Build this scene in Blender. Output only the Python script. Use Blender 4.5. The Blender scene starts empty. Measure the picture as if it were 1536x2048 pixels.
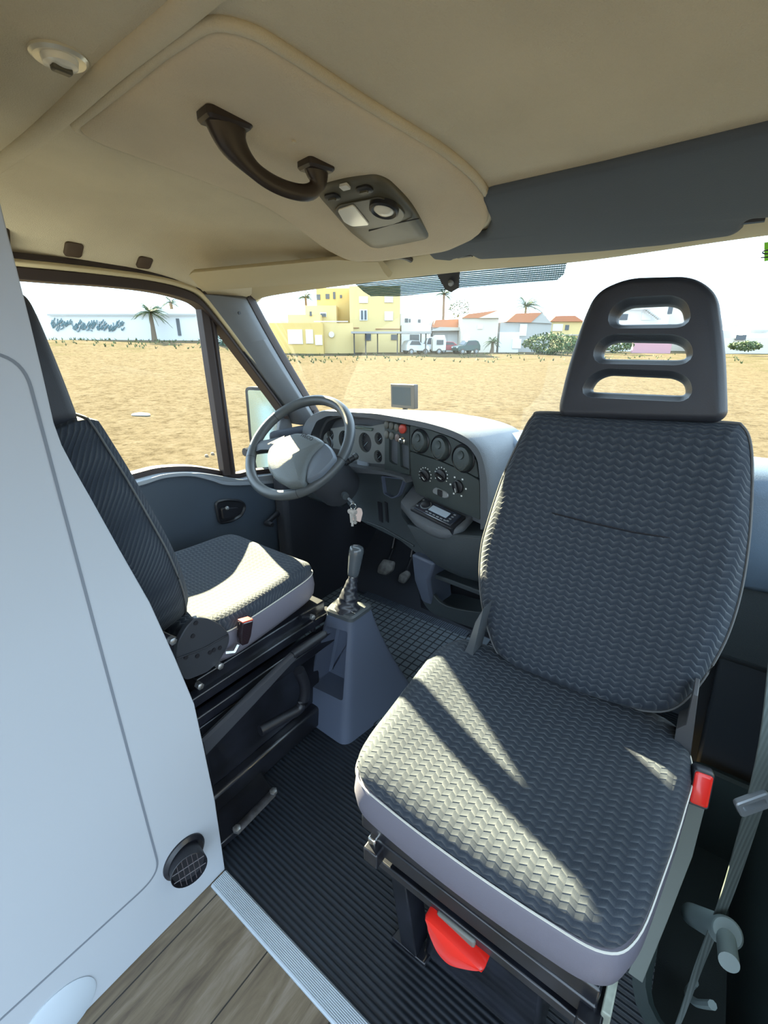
import bpy, bmesh, math, random
from mathutils import Vector, Matrix
random.seed(7)
sc = bpy.context.scene
COL = sc.collection
PI = math.pi
V = Vector
# ------------------------------------------------------------------ camera, world, sun, exposure
F, CX, CY = 908.0, 768.0, 1024.0
PITCH = math.atan(344 / F); YAW = math.atan(720 / math.hypot(F, 344)); CAMH = 1.25
FH = V((-math.sin(YAW), math.cos(YAW), 0)); RT = V((math.cos(YAW), math.sin(YAW), 0)); ZZ = V((0, 0, 1))
FW = FH * math.cos(PITCH) - ZZ * math.sin(PITCH); UP = ZZ * math.cos(PITCH) + FH * math.sin(PITCH)
EYE = V((0, 0, CAMH))
cd = bpy.data.cameras.new('camera'); cam = bpy.data.objects.new('camera', cd); COL.objects.link(cam)
m = Matrix((RT, UP, -FW)).transposed().to_4x4(); m.translation = EYE; cam.matrix_world = m
cd.sensor_fit = 'VERTICAL'; cd.sensor_height = 32; cd.lens = F / 2048 * 32; cd.clip_start = 0.02; cd.clip_end = 1000
sc.camera = cam
w = bpy.data.worlds.new('sky'); sc.world = w; w.use_nodes = True
bg = w.node_tree.nodes['Background']; bg.inputs[0].default_value = (0.62, 0.81, 1.0, 1); bg.inputs[1].default_value = 3.8
sun_az, sun_el = math.radians(20), math.radians(24.3)          # light travels towards +X, slightly -Y, downwards
sd = bpy.data.lights.new('sun', 'SUN'); sd.energy = 54; sd.angle = 0.009; sd.color = (1, 0.88, 0.57)
so = bpy.data.objects.new('sun', sd); COL.objects.link(so)
sun_dir = V((math.cos(sun_az) * math.cos(sun_el), -math.sin(sun_az) * math.cos(sun_el), -math.sin(sun_el)))
so.rotation_euler = sun_dir.to_track_quat('-Z', 'Y').to_euler()
sc.view_settings.view_transform = 'Standard'; sc.view_settings.look = 'None'; sc.view_settings.gamma = 1
sc.view_settings.use_curve_mapping = False; sc.view_settings.exposure = 0.5
sc.cycles.max_bounces = 10; sc.cycles.diffuse_bounces = 6; sc.cycles.transparent_max_bounces = 16
sc.cycles.sample_clamp_indirect = 8

# ------------------------------------------------------------------ measuring helpers
def ray(px, py): return FW * F + RT * (px - CX) - UP * (py - CY)
def hp(px, py, P, n):
    d = ray(px, py); n = V(n); return EYE + d * ((V(P) - EYE).dot(n) / d.dot(n))
def onX(px, py, X): return hp(px, py, (X, 0, 0), (1, 0, 0))
def onY(px, py, Y): return hp(px, py, (0, Y, 0), (0, 1, 0))
def onZ(px, py, Z): return hp(px, py, (0, 0, Z), (0, 0, 1))
def lerp(a, b, t): return a + (b - a) * t
def sm(t): t = max(0, min(1, t)); return t * t * (3 - 2 * t)

# ------------------------------------------------------------------ materials
def mat(name, col, rough=0.6, metal=0.0, noise=0.0, nscale=20.0, bump=0.0, bscale=200.0, spec=0.5, alt=None, emit=None, coat=0):
    mt = bpy.data.materials.new(name); mt.use_nodes = True; nt = mt.node_tree; b = nt.nodes['Principled BSDF']
    b.inputs['Base Color'].default_value = (*col, 1); b.inputs['Roughness'].default_value = rough
    b.inputs['Metallic'].default_value = metal; b.inputs['Specular IOR Level'].default_value = spec
    b.inputs['Coat Weight'].default_value = coat
    tc = nt.nodes.new('ShaderNodeTexCoord')
    if noise or alt:
        n = nt.nodes.new('ShaderNodeTexNoise'); n.inputs['Scale'].default_value = nscale; n.inputs['Detail'].default_value = 5
        nt.links.new(tc.outputs['Object'], n.inputs['Vector'])
        r = nt.nodes.new('ShaderNodeValToRGB'); r.color_ramp.elements[0].position = 0.35; r.color_ramp.elements[1].position = 0.68
        c2 = alt or tuple(min(1, c * (1 + noise)) for c in col); c1 = col if alt else tuple(c * (1 - noise) for c in col)
        r.color_ramp.elements[0].color = (*c1, 1); r.color_ramp.elements[1].color = (*c2, 1)
        nt.links.new(n.outputs['Fac'], r.inputs[0]); nt.links.new(r.outputs[0], b.inputs['Base Color'])
    if bump:
        n = nt.nodes.new('ShaderNodeTexNoise'); n.inputs['Scale'].default_value = bscale; n.inputs['Detail'].default_value = 3
        nt.links.new(tc.outputs['Object'], n.inputs['Vector'])
        bp = nt.nodes.new('ShaderNodeBump'); bp.inputs['Strength'].default_value = bump; bp.inputs['Distance'].default_value = 0.002
        nt.links.new(n.outputs['Fac'], bp.inputs['Height']); nt.links.new(bp.outputs[0], b.inputs['Normal'])
    if emit:
        b.inputs['Emission Color'].default_value = (*col, 1); b.inputs['Emission Strength'].default_value = emit
    return mt
def nodes(mt):
    nt = mt.node_tree; return nt, nt.nodes['Principled BSDF']
def mth(nt, op, a, b=None, c=None):
    n = nt.nodes.new('ShaderNodeMath'); n.operation = op
    for i, v in enumerate((a, b, c)):
        if v is None: continue
        if isinstance(v, (int, float)): n.inputs[i].default_value = v
        else: nt.links.new(v, n.inputs[i])
    return n.outputs[0]
def fabric(name, dark, light, k=1.0):
    mt = mat(name, dark, 0.85, spec=0.25); nt, b = nodes(mt)
    tc = nt.nodes.new('ShaderNodeTexCoord'); sp = nt.nodes.new('ShaderNodeSeparateXYZ'); nt.links.new(tc.outputs['Object'], sp.inputs[0])
    x, y = sp.outputs[0], sp.outputs[1]
    tri = mth(nt, 'PINGPONG', mth(nt, 'MULTIPLY', x, 1 / 0.0095), 1.0)
    tri = mth(nt, 'MULTIPLY', tri, 0.42)
    ph = mth(nt, 'ADD', mth(nt, 'MULTIPLY', mth(nt, 'SUBTRACT', y, sp.outputs[2]), 1 / 0.0122), tri)
    fr = mth(nt, 'FRACT', ph)
    h = mth(nt, 'SINE', mth(nt, 'MULTIPLY', fr, PI))
    h2 = mth(nt, 'MULTIPLY', mth(nt, 'POWER', fr, 1.4), mth(nt, 'MINIMUM', mth(nt, 'MULTIPLY', mth(nt, 'SUBTRACT', 1.0, fr), 6.0), 1.0))
    edge = mth(nt, 'MULTIPLY', mth(nt, 'POWER', fr, 2.6), mth(nt, 'MULTIPLY_ADD', tri, 1.6, .25))  # row edges: zigzag pattern plus relief shading painted into the colour
    nz = nt.nodes.new('ShaderNodeTexNoise'); nz.inputs['Scale'].default_value = 900; nt.links.new(tc.outputs['Object'], nz.inputs['Vector'])
    f = mth(nt, 'ADD', mth(nt, 'MULTIPLY', edge, 1.0), mth(nt, 'MULTIPLY', nz.outputs['Fac'], 0.36)); f = mth(nt, 'MULTIPLY', f, k)
    mx = nt.nodes.new('ShaderNodeMix'); mx.data_type = 'RGBA'; mx.inputs[6].default_value = (*dark, 1); mx.inputs[7].default_value = (*light, 1)
    nt.links.new(f, mx.inputs[0]); nt.links.new(mx.outputs[2], b.inputs['Base Color'])
    bp = nt.nodes.new('ShaderNodeBump'); bp.inputs['Strength'].default_value = 1.0; bp.inputs['Distance'].default_value = 0.0016
    nt.links.new(h2, bp.inputs['Height']); nt.links.new(bp.outputs[0], b.inputs['Normal'])
    b.inputs['Sheen Weight'].default_value = 0.06; b.inputs['Sheen Roughness'].default_value = 0.4
    return mt
def stripes(name, c1, c2, axis, period, bumpd, rough=0.5, duty=0.5, spec=0.5):
    mt = mat(name, c1, rough, spec=spec); nt, b = nodes(mt)
    tc = nt.nodes.new('ShaderNodeTexCoord'); sp = nt.nodes.new('ShaderNodeSeparateXYZ'); nt.links.new(tc.outputs['Object'], sp.inputs[0])
    v = mth(nt, 'MULTIPLY', sp.outputs[axis], 2 * PI / period); s = mth(nt, 'MULTIPLY_ADD', mth(nt, 'SINE', v), 0.5, 0.5)
    nz = nt.nodes.new('ShaderNodeTexNoise'); nz.inputs['Scale'].default_value = 9; nz.inputs['Detail'].default_value = 6; nt.links.new(tc.outputs['Object'], nz.inputs['Vector'])
    f = mth(nt, 'MULTIPLY', s, mth(nt, 'MULTIPLY_ADD', nz.outputs['Fac'], 1.2, 0.1))
    mx = nt.nodes.new('ShaderNodeMix'); mx.data_type = 'RGBA'; mx.inputs[6].default_value = (*c1, 1); mx.inputs[7].default_value = (*c2, 1)
    nt.links.new(f, mx.inputs[0]); nt.links.new(mx.outputs[2], b.inputs['Base Color'])
    bp = nt.nodes.new('ShaderNodeBump'); bp.inputs['Strength'].default_value = 1; bp.inputs['Distance'].default_value = bumpd
    nt.links.new(s, bp.inputs['Height']); nt.links.new(bp.outputs[0], b.inputs['Normal'])
    return mt
def gridmat(name, c1, c2, per, rough=0.6):
    mt = mat(name, c1, rough); nt, b = nodes(mt)
    tc = nt.nodes.new('ShaderNodeTexCoord'); br = nt.nodes.new('ShaderNodeTexBrick'); nt.links.new(tc.outputs['Object'], br.inputs['Vector'])
    br.offset = 0; br.inputs['Scale'].default_value = 1; br.inputs['Brick Width'].default_value = per; br.inputs['Row Height'].default_value = per
    br.inputs['Mortar Size'].default_value = per * 0.09; br.inputs['Mortar Smooth'].default_value = 0.3; br.inputs['Color1'].default_value = (*c1, 1); br.inputs['Color2'].default_value = (*[c * 1.15 for c in c1], 1)
    br.inputs['Mortar'].default_value = (*c2, 1); nt.links.new(br.outputs['Color'], b.inputs['Base Color'])
    bp = nt.nodes.new('ShaderNodeBump'); bp.invert = True; bp.inputs['Strength'].default_value = 1; bp.inputs['Distance'].default_value = 0.004
    nt.links.new(br.outputs['Fac'], bp.inputs['Height']); nt.links.new(bp.outputs[0], b.inputs['Normal'])
    return mt
def woodmat():
    mt = mat('grey_oak_vinyl', (0.2, 0.17, 0.13), 0.45); nt, b = nodes(mt)
    tc = nt.nodes.new('ShaderNodeTexCoord'); mp = nt.nodes.new('ShaderNodeMapping'); mp.inputs['Scale'].default_value = (14, 1.6, 1); nt.links.new(tc.outputs['Object'], mp.inputs[0])
    n = nt.nodes.new('ShaderNodeTexNoise'); n.inputs['Scale'].default_value = 2.2; n.inputs['Detail'].default_value = 9; n.inputs['Roughness'].default_value = 0.65; n.inputs['Distortion'].default_value = 0.6; nt.links.new(mp.outputs[0], n.inputs['Vector'])
    r = nt.nodes.new('ShaderNodeValToRGB'); e = r.color_ramp.elements; e[0].position = 0.3; e[0].color = (0.085, 0.062, 0.045, 1); e[1].position = 0.7; e[1].color = (0.29, 0.24, 0.19, 1)
    q = e.new(0.5); q.color = (0.18, 0.14, 0.092, 1); nt.links.new(n.outputs['Fac'], r.inputs[0])
    sp = nt.nodes.new('ShaderNodeSeparateXYZ'); nt.links.new(tc.outputs['Object'], sp.inputs[0])
    fx = mth(nt, 'FRACT', mth(nt, 'MULTIPLY', mth(nt, 'ADD', sp.outputs[0], 0.742), 1 / 0.185))
    ln = mth(nt, 'LESS_THAN', fx, 0.016)
    mx = nt.nodes.new('ShaderNodeMix'); mx.data_type = 'RGBA'; nt.links.new(ln, mx.inputs[0]); nt.links.new(r.outputs[0], mx.inputs[6]); mx.inputs[7].default_value = (0.02, 0.018, 0.015, 1)
    nt.links.new(mx.outputs[2], b.inputs['Base Color']); return mt
def glassmat(name, tint=(0.93, 0.97, 0.96), gl=0.03):
    mt = bpy.data.materials.new(name); mt.use_nodes = True; nt = mt.node_tree; nt.nodes.clear()
    o = nt.nodes.new('ShaderNodeOutputMaterial'); t = nt.nodes.new('ShaderNodeBsdfTransparent'); t.inputs[0].default_value = (*tint, 1)
    g = nt.nodes.new('ShaderNodeBsdfGlossy'); g.inputs['Roughness'].default_value = 0.02
    f = nt.nodes.new('ShaderNodeFresnel'); f.inputs[0].default_value = 1.35; mx = nt.nodes.new('ShaderNodeMixShader')
    k = mth(nt, 'MINIMUM', mth(nt, 'MULTIPLY', f.outputs[0], 0.8), 0.08)
    nt.links.new(k, mx.inputs[0]); nt.links.new(t.outputs[0], mx.inputs[1]); nt.links.new(g.outputs[0], mx.inputs[2]); nt.links.new(mx.outputs[0], o.inputs[0])
    return mt
def fritmat():
    mt = bpy.data.materials.new('dotted_frit'); mt.use_nodes = True; nt = mt.node_tree; nt.nodes.clear()
    o = nt.nodes.new('ShaderNodeOutputMaterial'); t = nt.nodes.new('ShaderNodeBsdfTransparent'); d = nt.nodes.new('ShaderNodeBsdfDiffuse'); d.inputs[0].default_value = (0.05, 0.12, 0.13, 1)
    tc = nt.nodes.new('ShaderNodeTexCoord'); v = nt.nodes.new('ShaderNodeTexVoronoi'); v.inputs['Scale'].default_value = 240; v.inputs['Randomness'].default_value = 0.0; nt.links.new(tc.outputs['Object'], v.inputs['Vector'])
    mx = nt.nodes.new('ShaderNodeMixShader'); k = mth(nt, 'LESS_THAN', v.outputs['Distance'], 0.56)
    nt.links.new(mth(nt, 'MULTIPLY', k, 0.95), mx.inputs[0]); nt.links.new(t.outputs[0], mx.inputs[1]); nt.links.new(d.outputs[0], mx.inputs[2]); nt.links.new(mx.outputs[0], o.inputs[0])
    return mt
def groundmat():
    mt = mat('dry_sandy_field', (0.3, 0.2, 0.1), 1.0, spec=0.0); nt, b = nodes(mt)
    tc = nt.nodes.new('ShaderNodeTexCoord')
    def nz(s, d=8, r=0.6):
        n = nt.nodes.new('ShaderNodeTexNoise'); n.inputs['Scale'].default_value = s; n.inputs['Detail'].default_value = d; n.inputs['Roughness'].default_value = r; nt.links.new(tc.outputs['Object'], n.inputs['Vector']); return n.outputs['Fac']
    a = nz(0.35); c = nz(5, 10, 0.8); dts = nz(1.6, 10, 0.85)
    r = nt.nodes.new('ShaderNodeValToRGB'); e = r.color_ramp.elements; e[0].position = 0.38; e[0].color = (0.040, 0.030, 0.017, 1); e[1].position = 0.62; e[1].color = (0.138, 0.112, 0.080, 1)
    q = e.new(0.5); q.color = (0.102, 0.081, 0.053, 1)
    nt.links.new(mth(nt, 'ADD', mth(nt, 'MULTIPLY', c, 0.6), mth(nt, 'MULTIPLY', dts, 0.4)), r.inputs[0])
    g = nt.nodes.new('ShaderNodeMix'); g.data_type = 'RGBA'; nt.links.new(r.outputs[0], g.inputs[6]); g.inputs[7].default_value = (0.05, 0.052, 0.022, 1)
    sp = nt.nodes.new('ShaderNodeSeparateXYZ'); nt.links.new(tc.outputs['Object'], sp.inputs[0])
    dist = mth(nt, 'SQRT', mth(nt, 'ADD', mth(nt, 'MULTIPLY', sp.outputs[0], sp.outputs[0]), mth(nt, 'MULTIPLY', sp.outputs[1], sp.outputs[1])))
    far = mth(nt, 'MULTIPLY', mth(nt, 'SUBTRACT', dist, 30), 0.04); far.node.use_clamp = True
    gg = mth(nt, 'MULTIPLY', mth(nt, 'MULTIPLY', mth(nt, 'SUBTRACT', a, 0.5), 6), far); gg.node.use_clamp = True
    nt.links.new(gg, g.inputs[0]); nt.links.new(g.outputs[2], b.inputs['Base Color'])
    bp = nt.nodes.new('ShaderNodeBump'); bp.inputs['Strength'].default_value = 1; bp.inputs['Distance'].default_value = 0.08
    nt.links.new(c, bp.inputs['Height']); nt.links.new(bp.outputs[0], b.inputs['Normal']); return mt

M = dict(
    fab=fabric('zigzag_seat_fabric', (0.011, 0.018, 0.031), (0.092, 0.101, 0.112)),
    vinyl=mat('grey_vinyl', (0.135, 0.128, 0.16), 0.5, bump=0.15, bscale=900),
    welt=mat('pale_stitching', (0.6, 0.58, 0.52), 0.7),
    black=mat('black_plastic', (0.012, 0.013, 0.018), 0.42, bump=0.1, bscale=600),
    foam=mat('black_foam_headrest', (0.022, 0.024, 0.032), 0.5, bump=0.12, bscale=500),
    metalblk=mat('black_painted_steel', (0.010, 0.011, 0.016), 0.32, noise=0.5, nscale=14, coat=0.3),
    dash=mat('dark_grey_dash_plastic', (0.032, 0.042, 0.050), 0.55, bump=0.5, bscale=700),
    dashtop=mat('grained_dash_top', (0.085, 0.095, 0.11), 0.5, bump=0.6, bscale=500),
    face=mat('dash_fascia', (0.036, 0.047, 0.048), 0.5, bump=0.15, bscale=900),
    cluster=mat('grey_cluster_fascia', (0.13, 0.14, 0.14), 0.5),
    console=mat('blue_grey_console_plastic', (0.082, 0.100, 0.145), 0.5, bump=0.1, bscale=900),
    door=mat('slate_door_plastic', (0.045, 0.062, 0.088), 0.55, bump=0.15, bscale=600),
    doorlite=mat('pale_blue_grey_plastic', (0.20, 0.225, 0.26), 0.5, bump=0.15, bscale=600),
    liner=mat('beige_felt_headliner', (0.60, 0.535, 0.41), 0.95, noise=0.06, nscale=5, bump=0.7, bscale=420, spec=0.1),
    liner2=mat('beige_felt_panel', (0.61, 0.53, 0.41), 0.95, noise=0.05, nscale=6, bump=0.7, bscale=420, spec=0.1),
    beige=mat('beige_trim', (0.52, 0.45, 0.30), 0.7),
    visor=mat('slate_visor_fabric', (0.075, 0.09, 0.11), 0.8, bump=0.3, bscale=700),
    brown=mat('brown_black_plastic', (0.028, 0.019, 0.015), 0.35),
    ohc=mat('olive_grey_plastic', (0.075, 0.07, 0.05), 0.4),
    seal=mat('brown_black_rubber', (0.03, 0.02, 0.02), 0.6),
    pillar=mat('grey_pillar_trim', (0.12, 0.13, 0.145), 0.5, bump=0.2, bscale=600),
    rib=stripes('ribbed_black_rubber', (0.008, 0.010, 0.014), (0.022, 0.030, 0.042), 1, 0.0125, 0.0018, 0.42),
    ribm=stripes('ribbed_grey_rubber', (0.02, 0.03, 0.045), (0.07, 0.09, 0.12), 0, 0.010, 0.002, 0.5),
    gridr=gridmat('grid_rubber', (0.10, 0.125, 0.15), (0.012, 0.016, 0.022), 0.034),
    wood=woodmat(), alu=stripes('ribbed_aluminium', (0.34, 0.38, 0.42), (0.50, 0.55, 0.60), 1, 0.0035, 0.0006, 0.35),
    white=mat('white_laminate', (0.385, 0.41, 0.445), 0.45), groove=mat('grey_groove', (0.16, 0.18, 0.21), 0.6),
    chrome=mat('bright_metal', (0.75, 0.75, 0.72), 0.2, 1.0), steel=mat('dull_steel', (0.42, 0.42, 0.42), 0.4, 0.9, noise=0.3, nscale=60),
    red=mat('red_plastic', (0.75, 0.02, 0.012), 0.3, coat=0.3), redsw=mat('red_switch', (0.5, 0.06, 0.04), 0.4),
    sw=mat('grey_switch', (0.13, 0.13, 0.115), 0.45), wheel=mat('grey_leather_wheel', (0.06, 0.068, 0.075), 0.38, bump=0.15, bscale=700),
    hub=mat('grained_hub', (0.10, 0.115, 0.12), 0.5, bump=0.5, bscale=450), hub2=mat('slate_spoke', (0.10, 0.12, 0.15), 0.45),
    dial=mat('black_dial', (0.006, 0.006, 0.01), 0.6), dialb=mat('pale_blue_dial_mark', (0.45, 0.6, 0.7), 0.5),
    lens=mat('clear_lens', (0.75, 0.74, 0.68), 0.15), screen=mat('dark_screen', (0.02, 0.035, 0.05), 0.12, spec=0.25),
    lcd=mat('grey_lcd', (0.42, 0.50, 0.60), 0.25), silver=mat('silver_plastic', (0.26, 0.28, 0.30), 0.35, 0.4),
    mark=mat('white_marking', (0.7, 0.72, 0.72), 0.6), belt=stripes('grey_webbing', (0.075, 0.092, 0.088), (0.11, 0.13, 0.125), 0, 0.006, 0.0005, 0.7),
    boot=mat('black_leather_boot', (0.014, 0.016, 0.024), 0.4, coat=0.15), knob=mat('grey_knob', (0.065, 0.075, 0.085), 0.25, coat=0.3),
    glass=glassmat('clear_glass'), frit=fritmat(), mirror=mat('mirror_glass', (0.55, 0.75, 0.85), 0.12, 0.9),
    tag=mat('pale_pink_tag', (0.65, 0.5, 0.45), 0.5), green=mat('lime_sticker', (0.25, 0.75, 0.04), 0.6), amber=mat('amber', (0.6, 0.45, 0.1), 0.4),
    step=mat('green_grey_step_plastic', (0.028, 0.042, 0.042), 0.5, bump=0.2, bscale=300), fit=mat('light_grey_fitting', (0.20, 0.25, 0.25), 0.4),
    ground=groundmat(),
)

# ------------------------------------------------------------------ mesh helpers
WM = {}
def empty(name, loc, label=None, cat=None, group=None, kind=None):
    o = bpy.data.objects.new(name, None); COL.objects.link(o); o.location = loc; o.empty_display_size = 0.05
    WM[o.name] = Matrix.Translation(loc); tag(o, label, cat, group, kind); return o
def tag(o, label=None, cat=None, group=None, kind=None):
    if label: o['label'] = label
    if cat: o['category'] = cat
    if group: o['group'] = group
    if kind: o['kind'] = kind
    return o
class MB:
    def __init__(s): s.v = []; s.f = []
    def add(s, vs, fs):
        n = len(s.v); s.v += [V(p) for p in vs]; s.f += [tuple(i + n for i in f) for f in fs]; return s
    def box(s, c, d, R=None):
        c = V(c); R = R or Matrix.Identity(3); h = [x / 2 for x in d]
        vs = [c + R @ V((sx * h[0], sy * h[1], sz * h[2])) for sx in (-1, 1) for sy in (-1, 1) for sz in (-1, 1)]
        return s.add(vs, [(0, 1, 3, 2), (4, 6, 7, 5), (0, 4, 5, 1), (2, 3, 7, 6), (0, 2, 6, 4), (1, 5, 7, 3)])
    def loft(s, rings, closed=True, c0=True, c1=True):
        n = len(rings[0]); vs = [p for r in rings for p in r]; fs = []
        for i in range(len(rings) - 1):
            for j in range(n if closed else n - 1):
                k = (j + 1) % n; fs.append((i * n + j, i * n + k, (i + 1) * n + k, (i + 1) * n + j))
        if c0: fs.append(tuple(reversed(range(n))))
        if c1: fs.append(tuple((len(rings) - 1) * n + j for j in range(n)))
        return s.add(vs, fs)
    def tube(s, pts, r, n=10, cap=True, flat=1.0, upv=None, closed=False):
        pts = [V(p) for p in pts]; rings = []; N = len(pts)
        for i, p in enumerate(pts):
            if closed: t = pts[(i + 1) % N] - pts[i - 1]
            else: t = pts[min(i + 1, N - 1)] - pts[max(i - 1, 0)]
            t.normalize(); u = V(upv) if upv else (ZZ if abs(t.z) < 0.95 else V((1, 0, 0)))
            a = t.cross(u).normalized(); b = a.cross(t).normalized(); rr = r[i] if isinstance(r, (list, tuple)) else r
            rings.append([p + a * math.cos(q * 2 * PI / n) * rr + b * math.sin(q * 2 * PI / n) * rr * flat for q in range(n)])
        if closed: rings.append(rings[0]); cap = False
        return s.loft(rings, True, cap, cap)
    def lathe(s, prof, o, ax, n=28, cap=True):
        ax = V(ax).normalized(); u = ax.cross(ZZ if abs(ax.z) < 0.9 else V((1, 0, 0))).normalized(); w_ = ax.cross(u); o = V(o)
        rings = [[o + ax * h + (u * math.cos(q * 2 * PI / n) + w_ * math.sin(q * 2 * PI / n)) * r for q in range(n)] for r, h in prof]
        return s.loft(rings, True, cap, cap)
    def prism(s, poly, d):
        d = V(d); n = len(poly); return s.loft([[V(p) for p in poly], [V(p) + d for p in poly]])
    def build(s, name, m_, parent=None, bevel=0, sharp=40, MW=None, seg=2, cuts=None):
        me = bpy.data.meshes.new(name); inv = MW.inverted() if MW else None
        me.from_pydata([(inv @ p if MW else p) for p in s.v], [], s.f)
        bm = bmesh.new(); bm.from_mesh(me); bmesh.ops.remove_doubles(bm, verts=bm.verts, dist=1e-5); bmesh.ops.recalc_face_normals(bm, faces=bm.faces); bm.to_mesh(me); bm.free()
        o = bpy.data.objects.new(name, me); COL.objects.link(o); me.materials.append(m_)
        if cuts:
            tmp = []
            for c in cuts:
                q = bpy.data.meshes.new('c'); q.from_pydata([(inv @ p if MW else p) for p in c.v], [], c.f)
                b2 = bmesh.new(); b2.from_mesh(q); bmesh.ops.recalc_face_normals(b2, faces=b2.faces); b2.to_mesh(q); b2.free()
                co = bpy.data.objects.new('c', q); COL.objects.link(co); tmp.append(co)
                md = o.modifiers.new('b', 'BOOLEAN'); md.object = co; md.operation = 'DIFFERENCE'; md.solver = 'EXACT'
            dg = bpy.context.evaluated_depsgraph_get(); nm = bpy.data.meshes.new_from_object(o.evaluated_get(dg)); print('CUT', name, len(me.vertices), len(nm.vertices)); o.modifiers.clear(); o.data = nm; bpy.data.meshes.remove(me); me = nm; me.name = name
            for co in tmp: q = co.data; bpy.data.objects.remove(co); bpy.data.meshes.remove(q)
            me.materials.clear(); me.materials.append(m_)
        for p in me.polygons: p.use_smooth = True
        me.set_sharp_from_angle(angle=math.radians(sharp))
        if bevel:
            b = o.modifiers.new('bevel', 'BEVEL'); b.width = bevel; b.segments = seg; b.limit_method = 'ANGLE'; b.angle_limit = math.radians(35); b.harden_normals = False
        Wm = MW or Matrix.Identity(4); WM[o.name] = Wm
        if parent: o.parent = parent; o.matrix_basis = WM[parent.name].inverted() @ Wm
        else: o.matrix_basis = Wm
        return o
def crv(pts, n=96, closed=True):
    pts = [V(p) for p in pts]; N = len(pts); out = []; segs = N if closed else N - 1; per = max(2, n // segs)
    for i in range(segs):
        g = (lambda k: pts[k % N]) if closed else (lambda k: pts[max(0, min(N - 1, k))])
        p0, p1, p2, p3 = g(i - 1), g(i), g(i + 1), g(i + 2)
        for j in range(per):
            t = j / per; out.append(0.5 * ((2 * p1) + (p2 - p0) * t + (2 * p0 - 5 * p1 + 4 * p2 - p3) * t * t + (3 * p1 - p0 - 3 * p2 + p3) * t ** 3))
    if not closed: out.append(pts[-1])
    return out
def rrect(w_, h_, r, n=5, cx=0, cy=0):
    out = []
    for (sx, sy, a0) in ((1, 1, 0), (-1, 1, 90), (-1, -1, 180), (1, -1, 270)):
        for k in range(n + 1):
            a = math.radians(a0 + 90 * k / n); out.append(V((cx + sx * (w_ / 2 - r) + r * math.cos(a), cy + sy * (h_ / 2 - r) + r * math.sin(a), 0)))
    return out
def rpoly(pts, r, n=5):
    pts = [V((p[0], p[1], 0)) for p in pts]; out = []; N = len(pts)
    for i in range(N):
        p, a, b = pts[i], pts[i - 1], pts[(i + 1) % N]; rr = r[i] if isinstance(r, (list, tuple)) else r
        da = (a - p); db = (b - p); k = min(rr, da.length * 0.48, db.length * 0.48); s0 = p + da.normalized() * k; s1 = p + db.normalized() * k
        for j in range(n + 1):
            t = j / n; out.append(s0 * (1 - t) ** 2 + p * 2 * t * (1 - t) + s1 * t * t)
    return out
def area(o): return sum(o[i].x * o[(i + 1) % len(o)].y - o[(i + 1) % len(o)].x * o[i].y for i in range(len(o))) / 2
def offs(o, d):
    if not d: return [p.copy() for p in o]
    sg = 1 if area(o) > 0 else -1; N = len(o); out = []
    for i in range(N):
        t = (o[(i + 1) % N] - o[i - 1]); t.normalize() if t.length > 1e-9 else None
        out.append(o[i] + V((-t.y, t.x, 0)) * sg * d)
    if abs(d) >= .012 and N > 60:
        for _ in range(int(abs(d) / .002)): out = [out[i] * .5 + (out[i - 1] + out[(i + 1) % N]) * .25 for i in range(N)]
    return out
def slabm(outline, prof, M4, bulge=0, bulge0=None, caps=5, shape=None):
    """outline 2D; prof [(inset,height)...]; caps made of shrinking rings with an optional bulge"""
    mb = MB(); o = [V((p[0], p[1], 0)) for p in outline]; rings = []
    c = sum(o, V((0, 0, 0))) / len(o)
    for d, h in prof: rings.append([V((p.x, p.y, h)) for p in (offs(o, d) if not isinstance(d, str) else [c + (p - c) * float(d) for p in o])])
    def cap(r, b):
        h = r[0].z; res = []
        for k in range(1, caps + 1):
            s_ = 1 - k / caps if k < caps else 0.02
            res.append([V((c.x + (p.x - c.x) * s_, c.y + (p.y - c.y) * s_, h + b * (1 - s_ * s_))) for p in r])
        return res
    if bulge: rings = rings + cap(rings[-1], bulge)
    if bulge0: rings = list(reversed(cap(rings[0], bulge0))) + rings
    if shape: rings = [[shape(p) for p in r] for r in rings]
    mb.loft([[M4 @ p for p in r] for r in rings]); return mb
def frame(o, u, v):
    u = V(u).normalized(); v = V(v); v = (v - u * v.dot(u)).normalized(); n = u.cross(v)
    m_ = Matrix((u, v, n)).transposed().to_4x4(); m_.translation = V(o); return m_
def loc2(M4, p): return M4.inverted() @ p
def text(body, size, M4, m_, parent, name='lettering', ext=0.0005):
    c = bpy.data.curves.new(name, 'FONT'); c.body = body; c.size = size; c.extrude = ext; c.align_x = 'CENTER'; c.align_y = 'CENTER'; c.materials.append(m_)
    o = bpy.data.objects.new(name, c); COL.objects.link(o)
    dg = bpy.context.evaluated_depsgraph_get(); me = bpy.data.meshes.new_from_object(o.evaluated_get(dg)); bpy.data.objects.remove(o); bpy.data.curves.remove(c); o = bpy.data.objects.new(name, me); COL.objects.link(o)
    if parent: o.parent = parent; o.matrix_basis = WM[parent.name].inverted() @ M4
    else: o.matrix_basis = M4
    return o
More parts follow.
